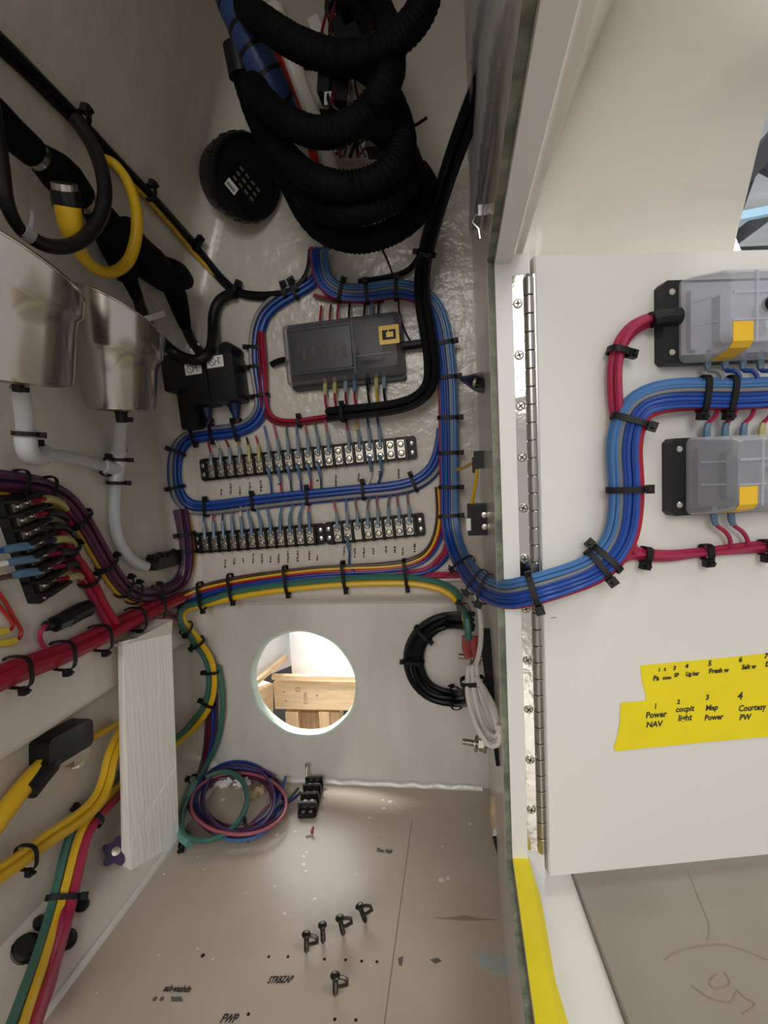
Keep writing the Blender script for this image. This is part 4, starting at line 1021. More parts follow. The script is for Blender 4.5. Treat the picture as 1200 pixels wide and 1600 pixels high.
# ---- big plugs and their cables on the left
pa = thing('power_plug', 'black inline power plug with silver rings whose cable loops under to the breakers', 'connector', yz(100, 290, .44))
def dtube(par, name, m, px, r, n=12, step=7):
    Q = [(x, y, d) for x, y, d in px]; P = dpath(Q, step)
    if isinstance(r, (list, tuple)):
        R = []
        for i in range(len(P)):
            t = i / (len(P) - 1) * (len(r) - 1); j = min(len(r) - 2, int(t)); R.append((r[j] + (r[j + 1] - r[j]) * (t - j)) * kpx(P[i]))
    else: R = [r * kpx(q) for q in P]
    return G().tube(P, R, n).build(name, m, par)
dtube(pa, 'sleeve', 'black_corrugated', [(-110, 85, .028), (-25, 165, .028), (15, 205, .028), (52, 238, .028)], [27, 27, 27, 23])
dtube(pa, 'ring', 'screw_steel', [(50, 236, .028), (64, 249, .028)], 20, 16, 4)
dtube(pa, 'body', 'black_corrugated', [(62, 246, .028), (85, 265, .028), (110, 290, .028), (128, 306, .028)], [22, 29, 30, 22])
dtube(pa, 'ring', 'screw_steel', [(126, 304, .028), (142, 320, .028)], 18, 16, 4)
dtube(pa, 'body', 'black_corrugated', [(140, 318, .028), (165, 350, .028), (185, 395, .028), (200, 432, .028)], [18, 26, 24, 17])
dtube(pa, 'strain_relief', 'black_corrugated', [(198, 428, .028), (206, 445, .028), (214, 464, .028)], [14, 11, 9])
dtube(pa, 'cable', 'black_cable', [(213, 458, .026), (220, 482, .022), (234, 512, .022), (262, 543, .022), (285, 558, .040), (310, 563, .050), (328, 551, .044), (333, 525, .018), (334, 490, .010), (346, 466, .008), (368, 458, .010)], 8.5)
dtube(pa, 'cable_tag', 'label_white', [(222, 500, .026), (254, 490, .026)], 6.5, 4, 20)
pb = thing('power_plug', 'black threaded plug with a ribbed strain relief ending at the breakers', 'connector', yz(250, 420, .5))
dtube(pb, 'body', 'black_corrugated', [(190, 360, .024), (215, 392, .024), (238, 416, .024), (262, 436, .024)], [26, 24, 27, 22])
dtube(pb, 'locking_ring', 'black_corrugated', [(240, 424, .024), (250, 428, .024), (278, 432, .024), (292, 440, .024)], [12, 27, 24, 12])
dtube(pb, 'strain_relief', 'black_corrugated', [(264, 436, .024), (274, 458, .024), (282, 484, .024), (290, 512, .024)], [15, 16, 13, 8], 12, 3)
dtube(pb, 'cable', 'black_cable', [(289, 508, .022), (296, 526, .024), (305, 542, .036), (318, 556, .050)], 7.5)
dtube(pb, 'cable_tag', 'label_white', [(302, 552, .036), (316, 542, .036)], 8.5, 8, 6)
bc = thing('battery_cable', 'black cable hooked in a loop below the plugs above the larger steel cup', 'cable', yz(100, 380, .40))
dtube(bc, 'cable', 'black_cable', [(-40, 90, .060), (-12, 200, .060), (0, 260, .060), (8, 310, .060), (22, 345, .060), (36, 364, .060)], [22, 20, 16, 14, 12, 9])
dtube(bc, 'cable', 'black_cable', [(50, 372, .060), (70, 383, .064), (100, 386, .068), (130, 374, .072), (154, 345, .072), (164, 305, .066), (158, 262, .050), (142, 222, .030), (118, 186, .012)], 11)
dtube(bc, 'wrap', 'hose_tube', [(33, 358, .060), (44, 368, .060), (56, 375, .060)], 11)
dtube(bc, 'wrap_end', 'hose_tube', [(44, 364, .060), (50, 345, .060), (50, 330, .060)], [7, 4, 3])
yc_ = thing('yellow_cable', 'thick yellow cable curving up from a black socket on the upper left', 'cable', yz(110, 340, .43))
dtube(yc_, 'cable', 'wire_yellow', [(106, 322, .060), (110, 350, .060), (122, 388, .058), (144, 416, .058), (172, 427, .058), (198, 412, .058), (211, 380, .058), (214, 340, .054), (206, 300, .040), (190, 268, .022), (172, 250, .012), (158, 246, .008)],
      [20, 18, 12, 9, 9, 9, 9, 9, 8.5, 8, 7, 6])
dtube(yc_, 'socket', 'black_gloss', [(102, 296, .058), (105, 312, .058), (107, 330, .058)], [22, 23, 21], 16)
dtube(yc_, 'socket_ring', 'screw_steel', [(100, 286, .058), (102, 298, .058)], 19, 16, 5)
# ---- round instrument set into the leaning wall
p = hit(380, 279, 'shell', .036)[0]; u = Vector((0.1, 0, 1)); n = (CAM - p).normalized(); n = (n * .80 + Vector((.58, 0, -.05))).normalized(); u = (u - n * u.dot(n)).normalized(); s_ = u.cross(n)
M = Matrix((s_, u, n)).transposed().to_4x4(); M.translation = p
ga = thing('round_speaker', 'round black instrument housing with a printed plate on the upper left wall', 'instrument', M)
R = 60 * kpx(p)
G().lathe([(R * .9, -.030), (R, -.004), (R, .010), (R * .97, .013), (R * .90, .013), (R * .88, .007), (R * .2, .006), (.0001, .006)], 48).build('housing', 'black_plastic', ga, world=False, smooth=40)
b = G()
for i in range(24):
    a = 2 * math.pi * i / 24; b.box(R * .985, R * 1.02, -.0022, .0022, -.005, .008, Matrix.Rotation(a, 4, 'Z'))
b.build('rim_teeth', 'black_plastic', ga, world=False, smooth=0)
T30 = Matrix.Rotation(math.radians(-28), 4, 'Z')
b = G(); b.box(-R * .40, R * .55, -R * .62, R * .15, .006, .011, T30, .002); b.build('plate', 'black_gloss', ga, world=False)
b = G(); b.box(-R * .36, -R * .02, -R * .58, -R * .38, .011, .0114, T30); st_ = b.build('sticker', 'label_white', ga, world=False, smooth=0); st_['label'] = 'small white barcode sticker'
b = G()
for i in range(9): b.box(-R * .33 + R * .03 * i, -R * .315 + R * .03 * i, -R * .54, -R * .46, .0114, .0116, T30)
b.build('print', 'ink', st_, world=False, smooth=0)
b = G()
for i in range(3):
    for j in range(4): b.box(-R * .3 + R * .2 * j, -R * .18 + R * .2 * j, -R * .3 + R * .15 * i, -R * .24 + R * .15 * i, .011, .0113, T30)
b.build('plate_print', 'ink_grey', ga, world=False, smooth=0)
# ---- coil of black corrugated hose
coil = thing('corrugated_hose', 'coil of thick black corrugated hose hanging at the top of the compartment', 'hose', yz(560, 380, .45))
F_, B_ = .43, .53
hp = [(672, -60, F_), (664, 0, F_), (640, 42, F_), (596, 76, F_), (536, 90, F_), (476, 74, F_), (425, 44, F_ + .01), (385, 8, F_ + .04), (400, -30, B_), (480, -45, B_ + .02), (570, -20, B_ + .02), (606, 40, B_),
      (612, 92, F_ + .03), (604, 130, F_), (575, 174, F_), (533, 202, F_), (487, 206, F_ + .01), (437, 180, F_ + .03), (400, 140, F_ + .06), (412, 105, B_ + .02), (470, 88, B_ + .04), (545, 96, B_ + .03), (596, 130, B_ + .01),
      (622, 185, F_ + .05), (628, 233, F_ + .03), (604, 270, F_ + .02), (558, 290, F_ + .02), (508, 286, F_ + .02), (465, 262, F_ + .04), (436, 222, F_ + .08), (450, 196, B_ + .04), (510, 192, B_ + .05), (580, 200, B_ + .05), (630, 232, B_ + .02),
      (642, 262, F_ + .08), (628, 296, F_ + .05), (592, 322, F_ + .04), (548, 333, F_ + .04), (505, 326, F_ + .05), (474, 302, F_ + .08), (470, 286, B_ + .05), (530, 288, B_ + .07), (610, 284, B_ + .07), (650, 268, B_ + .06),
      (666, 292, F_ + .13), (650, 334, F_ + .10), (608, 364, F_ + .08), (558, 376, F_ + .08), (508, 362, F_ + .09), (478, 332, F_ + .10), (456, 290, F_ + .10), (430, 240, F_ + .09), (402, 182, F_ + .09), (384, 128, F_ + .10), (380, 112, F_ + .10)]
P = dpath(hp, 2.2)
# ribs: the radius swells along the hose's own length
rad = []; acc = 0.0; r0 = 20.5 * 0.46 / FPX
for i, q in enumerate(P):
    if i: acc += (q - P[i - 1]).length
    rad.append(r0 * (1 + 0.055 * math.sin(acc / 0.0042 * 2 * math.pi)))
G().tube(P, rad, 14).build('hose', 'black_corrugated', coil, smooth=60)
e = P[-1]; d_ = (P[-1] - P[-4]).normalized()
G().cyl(e - d_ * .004, e + d_ * .022, r0 * 1.3, 16).build('end_cuff', 'black_plastic', coil)
# trunk behind the coil: blue bundle, white hose and red wires
tr = thing('blue_hose', 'thick blue hose running down behind the black coiled hose', 'hose', yz(440, 170, .58))
P = dpath([(352, -30, .49), (376, 30, .49), (404, 92, .495), (432, 150, .51), (455, 205, .54)], 8); G().tube(P, 25 * .5 / FPX, 14).build('hose', 'hose_blue', tr)
b = G(); 
for i in range(0, len(P) - 1, 5): b.tube([P[i], P[i] + (P[i + 1] - P[i]).normalized() * .004], 25.6 * .5 / FPX, 14)
b.build('hose_band', 'black_plastic', tr)
wh = thing('white_hose', 'white hose with red wires beside it behind the coiled hose', 'hose', yz(470, 150, .6))
P = dpath([(428, 20, .53), (448, 85, .53), (470, 150, .54), (496, 215, .56), (512, 262, .585), (520, 300, .60)], 8); G().tube(P, 18 * .54 / FPX, 14).build('hose', 'hose_white', wh)
for dx_ in (0, 6): G().tube(dpath([(410 + dx_, 30, .515), (432 + dx_, 90, .515), (454 + dx_, 150, .525), (482 + dx_, 225, .545), (498 + dx_, 300, .58), (508 + dx_, 390, .618)], 8), .0024, 7).build('wire', 'wire_red_bright', wh)
bnd = thing('wire_tangle', 'tangle of dark wires and plugs seen through the coiled hose loops', 'wires', yz(530, 130, .6))
for i in range(9):
    x = random.uniform(505, 580); pts = [(x, -20, .60)]
    for j in range(6): pts.append((x + random.uniform(-26, 26), 20 + 45 * j, .58 + random.uniform(-.01, .04)))
    G().tube(dpath(pts, 8), random.uniform(.0012, .0024), 6).build('wire', random.choice(['wire_black', 'wire_red_dark', 'wire_brown', 'wire_black', 'wire_red_dark']), bnd)
for (x, y, w_, h_, m) in ((510, 130, 9, 22, 'black_plastic'), (535, 150, 12, 16, 'black_gloss'), (545, 60, 16, 26, 'black_plastic'), (500, 60, 8, 20, 'plug_white'), (518, 165, 7, 9, 'plug_white'), (592, 215, 16, 22, 'black_plastic'), (560, 20, 26, 20, 'black_plastic')):
    p = yz(x, y, .59); k = .59 / FPX
    G().box(-w_ * k, w_ * k, -.012, .012, -h_ * k, h_ * k, Matrix.Translation(p) @ Matrix.Rotation(random.uniform(-.4, .4), 4, 'Y')).build('plug', m, bnd, smooth=0)
G().tube(dpath([(560, 225, .58), (590, 205, .57), (630, 203, .56), (652, 194, .555), (667, 184, .55)], 6), .0016, 6).build('antenna', 'wire_black', bnd)
# ---- clear plastic sheet hanging over the edge above the opening
b = G(); vs = []; rowsN = 60; colsN = 17
for i in range(rowsN):
    t = i / (rowsN - 1); y = -40 + 400 * t
    xa = 727 + 6 * t + 2 * math.sin(t * 17); xb = 796 - 42 * t + 2 * math.sin(t * 11 + 1)
    for j in range(colsN):
        s = j / (colsN - 1); x = xa + (xb - xa) * s
        p = hit(x, y, 'right', .004 + .0022 * math.sin(s * 9 + t * 5) + .0012 * math.sin(s * 23 + t * 13))[0]; vs.append(p)
fs = [(i * colsN + j, i * colsN + j + 1, (i + 1) * colsN + j + 1, (i + 1) * colsN + j) for i in range(rowsN - 1) for j in range(colsN - 1)]
n = len(vs); b.add(vs + [v + Vector((.0006, .0002, 0)) for v in vs], fs + [tuple(q + n for q in f[::-1]) for f in fs])
tag(b.build('plastic_sheet', 'plastic_sheet', smooth=60), 'crumpled clear plastic sheet hanging inside the upper edge of the opening', 'sheet')
# ---- little hook on the wall edge
hk_ = thing('wall_hook', 'small metal hook on the right wall edge below the plastic sheet', 'hook', hit(752, 352, 'right')[0])
q = hit(752, 350, 'right', .004)[0]
G().tube([q + Vector((0.003, 0, .006)), q + Vector((-.004, -.001, .006)), q + Vector((-.006, -.001, .001)), q + Vector((-.002, 0, -.003)), q + Vector((-.001, 0, -.010))], .0013, 8).build('wire', 'hinge_steel', hk_)
G().box(-.002, .004, -.006, .006, .003, .010, Matrix.Translation(q)).build('plate', 'hinge_steel', hk_, smooth=0)
# ---- right side wall: clips and small block
def wall_clip(label, px, sz, mname='black_plastic'):
    p, n = hit(px[0], px[1], 'right'); return p
cl = thing('cable_clip', 'black teardrop cable clip screwed to the right side wall', 'clip', hit(750, 598, 'right')[0])
A = hit(722, 592, 0.60)[0]; B = hit(748, 597, .52)[0]; C = hit(764, 604, .47)[0]
b = G(); b.tube([A, A.lerp(B, .5), B, B.lerp(C, .6), C], [.003, .006, .0095, .0085, .004], 12); b.build('body', 'black_gloss', cl)
sc_ = hit(757, 597, .475)[0]
b = G(); b.lathe([(.0042, 0), (.0036, .002), (.0001, .0026)], 12, Matrix.Translation(sc_ + Vector((-.008, -.003, 0))) @ Matrix.Rotation(-1.3, 4, 'Y')); b.build('screw', 'screw_steel', cl)
c2 = thing('tie_mount', 'small black tie mount holding a thin yellow wire on the right side wall', 'clip', hit(750, 720, 'right')[0])
p = hit(750, 720, .535)[0]
G().box(-.006, .005, -.008, .008, -.008, .010, Matrix.Translation(p)).box(-.008, -.004, -.004, .004, -.012, .004, Matrix.Translation(p)).build('base', 'black_plastic', c2, smooth=0)
G().tube(dpath([(712, 734, .60), (725, 731, .57), (740, 722, .54), (745, 726, .53), (744, 750, .53), (739, 775, .53), (737, 792, .53)], 5), .0018, 7).build('wire', 'wire_yellow_deep', c2)
c3 = thing('terminal_block', 'black two screw terminal block on the right side wall under a yellow wire', 'terminal block', hit(752, 812, 'right')[0])
p = hit(750, 811, .52)[0]; k = .52 / FPX
G().box(-19 * k, 19 * k, -.012, .016, -23 * k, 23 * k, Matrix.Translation(p)).box(-19 * k, -12 * k, -.015, -.012, -20 * k, 20 * k, Matrix.Translation(p)).build('body', 'black_plastic', c3, smooth=0)
for dy in (-8, 10):
    q = p + Vector((6 * k, -.012, -dy * k)); G().lathe([(.0032, 0), (.0028, .0012), (.0001, .0016)], 12, Matrix.Translation(q) @ Rf).build('screw', 'screw_steel', c3)
G().box(-.0022, .0022, -.002, .002, -.006, .006, Matrix.Translation(p + Vector((-18 * k, -.015, -5 * k)))).build('clip', 'screw_steel', c3, smooth=0)
# ---- coiled black cable, white cable hank, strap and studs right of the hole
kc = thing('cable_coil', 'coil of black cable tied open to the right of the round hole', 'cable coil', yz(690, 1030, .62))
P_ = [(744, 972, .030), (715, 968, .016), (686, 972, .010), (662, 988, .008), (648, 1012, .008), (646, 1040, .008), (656, 1066, .008), (676, 1084, .008), (702, 1091, .010), (726, 1090, .014), (740, 1085, .020)]
bundle(kc, P_, [['black', 'black', 'black', 'black'], ['black', 'black', 'black']], 29, dist=True, wob=0.45, ties=[(664, 986, -1), (722, 1090, -1), (648, 1030, 1)], tiekw=dict(bw=.002, head=.004))
strap = G(); vs = []
for i in range(13):
    t = i / 12; y = 985 + 212 * t; x = 757 + 27 * t
    for dxp in (-9, 9): vs.append(yz(x + dxp, y, .52 - .09 * t))
n = len(vs); fs = [(2 * i, 2 * i + 1, 2 * i + 3, 2 * i + 2) for i in range(12)]
strap.add(vs + [v + Vector((0, .008, 0)) for v in vs], fs + [tuple(q + n for q in f[::-1]) for f in fs] + [(2 * i, 2 * i + 2, 2 * i + 2 + n, 2 * i + n) for i in range(12)] + [(2 * i + 1, 2 * i + 1 + n, 2 * i + 3 + n, 2 * i + 3) for i in range(12)] + [(0, n, n + 1, 1), (24, 25, 25 + n, 24 + n)])
tag(strap.build('rubber_strip', 'black_plastic', smooth=0), 'flat black strip standing in the corner behind the white cable hank', 'strip')
wk = thing('cable_hank', 'hank of white cable tied and hanging at the right corner below the blue harness', 'cable coil', yz(745, 1060, .54))
G().tube(dpath([(742, 925, .54), (749, 950, .53), (752, 985, .52), (750, 1015, .505), (743, 1042, .49), (738, 1064, .475)], 7), .0026, 8).build('wire', 'wire_white', wk)
for i in range(7):
    j = random.uniform; x0 = 727 + 4.0 * i
    e = .004 * (i % 3)
    pts = [(738 + (i - 3) * 2.2, 1044 + j(-4, 4), .48 + e), (730 + 2.8 * i, 1066, .465 + e), (731 + 3.6 * i, 1092 + j(-4, 4), .45 + e), (740 + 4.4 * i, 1125 + j(-6, 6), .43 + e), (752 + 3.8 * i, 1152 + j(-12, 2), .415 + e),
           (768 + 2.4 * i, 1168 - 5 * (i % 4), .405 + e), (782 + j(-2, 5), 1160 - 9 * (i % 4), .40 + e), (780 + j(-5, 3), 1138 - 8 * (i % 3), .405 + e), (768 + j(-4, 6), 1108, .42 + e), (755 + j(-4, 5), 1080, .445 + e), (744 + j(-3, 3), 1060, .465 + e)]
    G().tube(dpath(pts, 7), .0022, 7).build('wire', 'wire_white', wk)
c = yz(738, 1064, .468); tie(wk, c, Vector((0.1, 0, -1)).normalized(), Vector((0, -1, 0)), .0105, .009, -1, bw=.0020, head=.006)
def stud(label, x, y, d, L):
    o = thing('stud_bolt', label, 'bolt', yz(x, y, d)); c = yz(x, y, d); ax = Vector((1, -.25, 0)).normalized()
    b = G(); k = 14; pts = [c - ax * L * .5 + ax * L * i / (k * 3) for i in range(k * 3 + 1)]; b.tube(pts, [.0034 * (1 if i % 3 else .86) for i in range(len(pts))], 10); b.build('thread', 'screw_steel', o)
    Mx = Matrix.Translation(c + ax * L * .1) @ ax.to_track_quat('Z', 'Y').to_matrix().to_4x4()
    G().lathe([(.0070, 0), (.0070, .005)], 6, Mx).build('nut', 'screw_steel', o, smooth=0)
    G().lathe([(.0085, .0052), (.0085, .0066)], 18, Mx).build('washer', 'tin_plate', o, smooth=30)
    G().lathe([(.0085, -.004), (.0085, -.0026)], 18, Mx).build('washer', 'tin_plate', o, smooth=30)
    return o
stud('steel stud with nut and washers under the green and yellow cable lugs', 737, 1027, .58, .030)
stud('steel stud with hex nut low in the corner beside the white cable hank', 745, 1162, .52, .030)
# ================================================================== LOWER BAY, FLOOR, OUTSIDE
# bay on the left
bt = thing('battery_stud', 'black capped battery stud with a lug and a yellow cable in the lower left bay', 'terminal', base_of((85, 1170)))
M, L = frame_on((45, 1186), (118, 1146))
k = (M.translation - CAM).length / 900
G().box(-L * .5, L * .48, -.010, .018, 0.0, .022, M, .004).build('cap', 'black_gloss', bt)
G().box(-L * .30, L * .46, -.016, -.010, .004, .020, M).box(L * .1, L * .46, -.024, -.012, .006, .018, M).build('lug', 'tin_plate', bt, smooth=0)
G().lathe([(.0065, 0), (.0065, .014)], 6, M @ Matrix.Translation((L * .28, -.014, .012)) @ Matrix.Rotation(math.radians(90), 4, 'X')).build('nut', 'screw_steel', bt, smooth=0)
P, N = path([(-110, 1430), (-30, 1320), (0, 1278), (30, 1238), (58, 1205), (80, 1186)], 'shell', .012); G().tube(P, [.0085] * len(P), 12).build('cable', 'wire_yellow', bt)
P, N = path([(42, 1236), (58, 1216), (76, 1194), (92, 1180)], 'shell', .014); G().tube(P, [.0105] * (len(P) - 2) + [.008, .006], 12).build('heat_shrink', 'black_plastic', bt)
P, N = path([(112, 1168), (128, 1160), (142, 1153)], 'shell', .012); G().tube(P, .0042, 8).build('crimp', 'tin_plate', bt)
P, N = path([(140, 1154), (165, 1141), (196, 1124)], 'shell', .012); G().tube(P, .0036, 8).build('cable', 'wire_yellow', bt)
ycb = thing('yellow_cable', 'thick yellow battery cables crossing the lower left bay behind the plank', 'cable', base_of((120, 1275)))
bundle(ycb, [(200, 1128, .010), (182, 1148, .012), (166, 1182, .014), (156, 1222, .014), (140, 1255, .016), (110, 1283, .016), (60, 1316, .014), (20, 1345, .014), (-30, 1378, .014), (-120, 1440, .014)], [['yellow', 'yellow'], ['yellow_deep']], 26, off0=.012, wob=0.1,
       ties=[(28, 1342, -1)], tiekw=dict(bw=.002, head=.005))
tri = thing('battery_cable', 'green, yellow and crimson cables running down out of the lower left bay', 'cable', yz(100, 1400, .43))
bundle(tri, [(215, 1200, .008), (190, 1222, .010), (158, 1255, .012), (132, 1288, .016), (118, 1325, .018), (106, 1375, .020), (92, 1430, .022), (74, 1490, .024), (52, 1555, .026), (30, 1620, .028)], [['crimson', 'yellow', 'green']], 40, dist=True, wob=0.1,
       ties=[(135, 1283, 1), (94, 1400, -1)], tiekw=dict(bw=.0024, head=.006))
bundle(tri, [(102, 1408, .014), (92, 1452, .014), (76, 1522, .014), (56, 1580, .014), (46, 1620, .014)], [['crimson']], 26, dist=True, wob=0.05)
kn = thing('valve_knob', 'dark purple lobed knob with silver centre low behind the plank', 'knob', base_of((180, 1332)))
p, n = hit(182, 1332, 'shell', 0.014); nq = (n + Vector((0.2, -.9, .1))).normalized(); Mx = Matrix.Translation(p) @ nq.to_track_quat('Z', 'Y').to_matrix().to_4x4()
prof = []
for i in range(40):
    a = 2 * math.pi * i / 40; r = .0125 * (1 + .22 * math.cos(5 * a)); prof.append((r * math.cos(a), r * math.sin(a)))
G().prism(prof, 0, .010, Mx).build('grip', 'purple_plastic', kn)
G().lathe([(.005, .010), (.0045, .012), (.0001, .0125)], 14, Mx).build('centre_cap', 'screw_steel', kn)
G().lathe([(.006, -.014), (.006, 0)], 12, Mx).build('stem', 'screw_steel', kn)
def bung(px, r, L, label, d=None):
    p, n = hit(px[0], px[1], 'shell', 0.0); q = (n + Vector((0.25, -.5, .2))).normalized(); Mx = Matrix.Translation(p) @ q.to_track_quat('Z', 'Y').to_matrix().to_4x4()
    o = thing('hose_end', label, 'fitting', p)
    G().lathe([(r * 1.25, -.004), (r * 1.25, .004), (r, .005), (r * .95, L * .8), (r * .7, L), (.0001, L)], 16, Mx).build('body', 'black_plastic', o)
    G().lathe([(r * 1.1, L * .35), (r * 1.14, L * .4), (r * 1.14, L * .5), (r * 1.1, L * .55)], 16, Mx, cap=False).build('band', 'black_gloss', o)
bung((40, 1486), .010, .012, 'large black hose end low left of the green cable')
bung((62, 1446), .006, .010, 'small black hose end just above the large one in the bay')
bung((126, 1420), .007, .014, 'black hose end peeking out right of the tied cables')
bung((104, 1470), .007, .010, 'black hose end half hidden by the crimson cable')
# ---- wire coil by the plank
def dcoil(x, y): return clear(x, y, .006)
wc = thing('wire_coil', 'coil of teal, blue and purple wires lying on the floor beside the plank', 'wire coil', hit(330, 1318, 'floor')[0])
feed = [(330, 1085, .012), (330, 1120, .010), (328, 1160, .010), (318, 1200, .012), (305, 1235, .012), (296, 1262, .010)]
for i, c in enumerate(('purple', 'red_dark', 'blue', 'violet')):
    G().tube(dpath([(x + (i - 1.5) * 5 * (1 if j < 3 else .6), y, d - .003 * (i % 2)) for j, (x, y, d) in enumerate(feed)], 7), .0022, 7).build('wire', 'wire_' + c, wc)
G().tube(dpath([(340, 1040, .012), (347, 1080, .010), (346, 1125, .010), (336, 1168, .010), (316, 1205, .014), (296, 1240, .016), (284, 1270, .016), (284, 1298, .012), (302, 1312, .012), (332, 1312, .012), (362, 1296, .014), (382, 1268, .016), (386, 1238, .018), (374, 1214, .020), (350, 1205, .020), (322, 1214, .018)], 6), .0036, 8).build('wire', 'wire_green', wc)
G().tube(dpath([(304, 1222, .014), (288, 1256, .012), (281, 1288, .008), (286, 1312, .008), (296, 1318, .008)], 6), .0050, 8).build('wire', 'wire_teal', wc)
cols = ['blue_light', 'violet', 'purple', 'pink', 'blue', 'violet', 'purple', 'violet', 'purple', 'blue_dark']
for i, c in enumerate(cols):
    rx = 66 + 12 * math.sin(i * 2.4) ; ry = 50 + 9 * math.sin(i * 1.7 + 1); cx = 372 + 6 * math.sin(i * 3.1); cy = 1252 + 4 * math.cos(i * 2.2); pts = []
    for a in range(0, 380, 20):
        t = math.radians(a + 30 * i); x = cx + rx * math.cos(t); y = cy + ry * math.sin(t); pts.append((x, y, .005 + .0035 * (i % 4)))
    G().tube(dpath(pts, 7), .0021, 7).build('wire', 'wire_' + c, wc)
for i, (c, ex_, ey) in enumerate((('blue', 446, 1214), ('violet', 441, 1240), ('green_dark', 466, 1232), ('blue_dark', 470, 1238), ('red_dark', 440, 1252))):
    G().tube(dpath([(370 + 4 * i, 1300 - 2 * i, .008), (400, 1292 - 3 * i, .010), (424, 1272 - 4 * i, .012), ((ex_ + 424) / 2 + 4, (ey + 1268) / 2, .012), (ex_, ey, .012)], 6), .0020, 7).build('wire', 'wire_' + c, wc)
for x, y, tx, ty, r in ((308, 1222, -.6, 1, .011), (288, 1312, 1, .3, .009), (384, 1294, 1, -.35, .012), (326, 1218, 1, -.5, .006)):
    c = yz(x, y, dcoil(x, y) - .002); t = (yz(x + tx * 5, y + ty * 5, dcoil(x, y)) - c).normalized(); n = (CAM - c); n = (n - t * n.dot(t)).normalized()
    tie(wc, c, t, n, r, r * .7, 1, bw=.0022, head=.005)
ag = G()
for i in range(9):
    x = 388 + 5 * i + random.uniform(-2, 2); y = 1246 - 3.2 * i + random.uniform(-3, 3); p = yz(x, y, clear(x, y, .004))
    ag.lathe([(.0001, -.006), (.005, -.003), (.006, .001), (.004, .005), (.0001, .006)], 8, Matrix.Translation(p) @ Matrix.Rotation(random.uniform(0, 3), 4, 'X'))
tag(ag.build('adhesive_lump', 'tan_adhesive'), 'tan lump of hardened adhesive inside the wire coil', 'adhesive')
wp = thing('plastic_scrap', 'crumpled clear plastic scrap behind the wire coil', 'scrap', hit(345, 1235, 'floor')[0])
for i in range(5):
    b = G(); c = yz(338 + 11 * i, 1222 + 3 * (i % 2), .645); vs = []
    for a in range(10):
        an = a * .6283; rr_ = .010 * random.uniform(.6, 1.2); vs.append(c + Vector((rr_ * math.cos(an), random.uniform(-.004, .004), rr_ * .6 * math.sin(an))))
    b.add(vs + [v + Vector((0, .001, 0)) for v in vs], [tuple(range(10)), tuple(range(19, 9, -1))]); b.build('fold', 'plug_white', wp, smooth=0)
# ---- things on the floor
fbk, fp, fh = terminal_strip('small black three pole terminal block standing on the floor under the round hole', (479, 1279), (492, 1230), 3, 30, surf='floor', eL=.55, eR=.12, H=.024, tall=.008, zb=.008)
fbk.name = 'terminal_block'; MW[fbk.name] = MW.get(fbk.name, W(fbk))
cr = thing('crimp_terminal', 'tiny red and white crimp terminal lying on the floor', 'crimp', hit(482, 1304, 'floor')[0])
p = hit(486, 1304, 'floor')[0]; G().cyl(p + Vector((.001, 0, .002)), p + Vector((.003, .002, .009)), .0022, 10, .0012).build('sleeve', 'shrink_red', cr)
q = hit(478, 1306, 'floor')[0]; G().cyl(q + Vector((0, 0, .0015)), p + Vector((.001, 0, .002)), .0018, 10).build('barrel', 'plug_white', cr)
def wood_screw(px, tilt, turn, label, style):
    p = hit(px[0], px[1], 'floor')[0]
    Mx = Matrix.Translation(p) @ Matrix.Rotation(turn, 4, 'Z') @ Matrix.Rotation(tilt, 4, 'Y')
    o = thing('screw', label, 'screw', Mx)
    L = .018; k = 36
    G().tube([(0, 0, L * i / k) for i in range(k + 1)], [.0024 * (1 if i % 3 else .72) * (min(1, .35 + i / 8)) for i in range(k + 1)], 8).build('shank', 'dark_steel', o, world=False)
    G().lathe([(.0016, L - .002), (.0042, L), (.0042, L + .001), (.003, L + .0018), (.0001, L + .002)], 14).build('head', 'dark_steel', o, world=False)
    if style:   # a bent wire tail
        G().tube([(0, 0, L - .001), (.006, 0, L - .001), (.010, 0, L - .003), (.010, 0, L - .007), (.004, 0, L - .009), (0, 0, L - .009)], .0017, 7).build('wire_tab', 'dark_steel', o, world=False)
wood_screw((479, 1489), .05, .1, 'upright screw with a tab, leftmost of the row standing on the floor', True)
wood_screw((505, 1474), .02, 0, 'plain upright screw, second from the left in the floor row', False)
wood_screw((537, 1462), -.15, .2, 'upright screw with a tab, third from the left in the floor row', True)
wood_screw((572, 1442), -.3, .1, 'leaning screw, rightmost and farthest of the floor row', True)
wood_screw((524, 1556), .05, .1, 'upright screw with a tab standing alone nearest the picture bottom', True)
# marks that lie on the floor
def disc(px, r, name='drill_hole', m='dark'):
    p = hit(px[0], px[1], 'floor')[0]; G().lathe([(r, -.0002), (r * .95, .0003), (.0001, .0003)], 12, Matrix.Translation(p)).build(name, m, fl, smooth=0)
for q in ((317, 1493), (420, 1495), (450, 1495), (507, 1499), (540, 1500), (565, 1502), (589, 1503), (388, 1585), (523, 1593), (556, 1594)): disc(q, .0014 if q[0] != 317 else .002)
def flat(pts, name, m, h=.0004):
    b = G(); v = [hit(x, y, 'floor')[0] for x, y in pts]; n = len(v)
    b.add([q + Vector((0, 0, h)) for q in v] + v, [tuple(range(n)), tuple(range(n, 2 * n))[::-1]] + [(i, (i + 1) % n, (i + 1) % n + n, i + n) for i in range(n)]); return b.build(name, m, fl, smooth=0)
mat('primer_grey', (0.42, 0.45, 0.44), 0.5); mat('seam', (0.25, 0.21, 0.17), 0.6); mat('stain', (0.30, 0.23, 0.17), 0.6)
flat([(745, 1493), (762, 1489), (780, 1492), (800, 1494), (806, 1530), (790, 1522), (775, 1524), (760, 1514), (748, 1508), (752, 1500)], 'primer_patch', 'primer_grey')
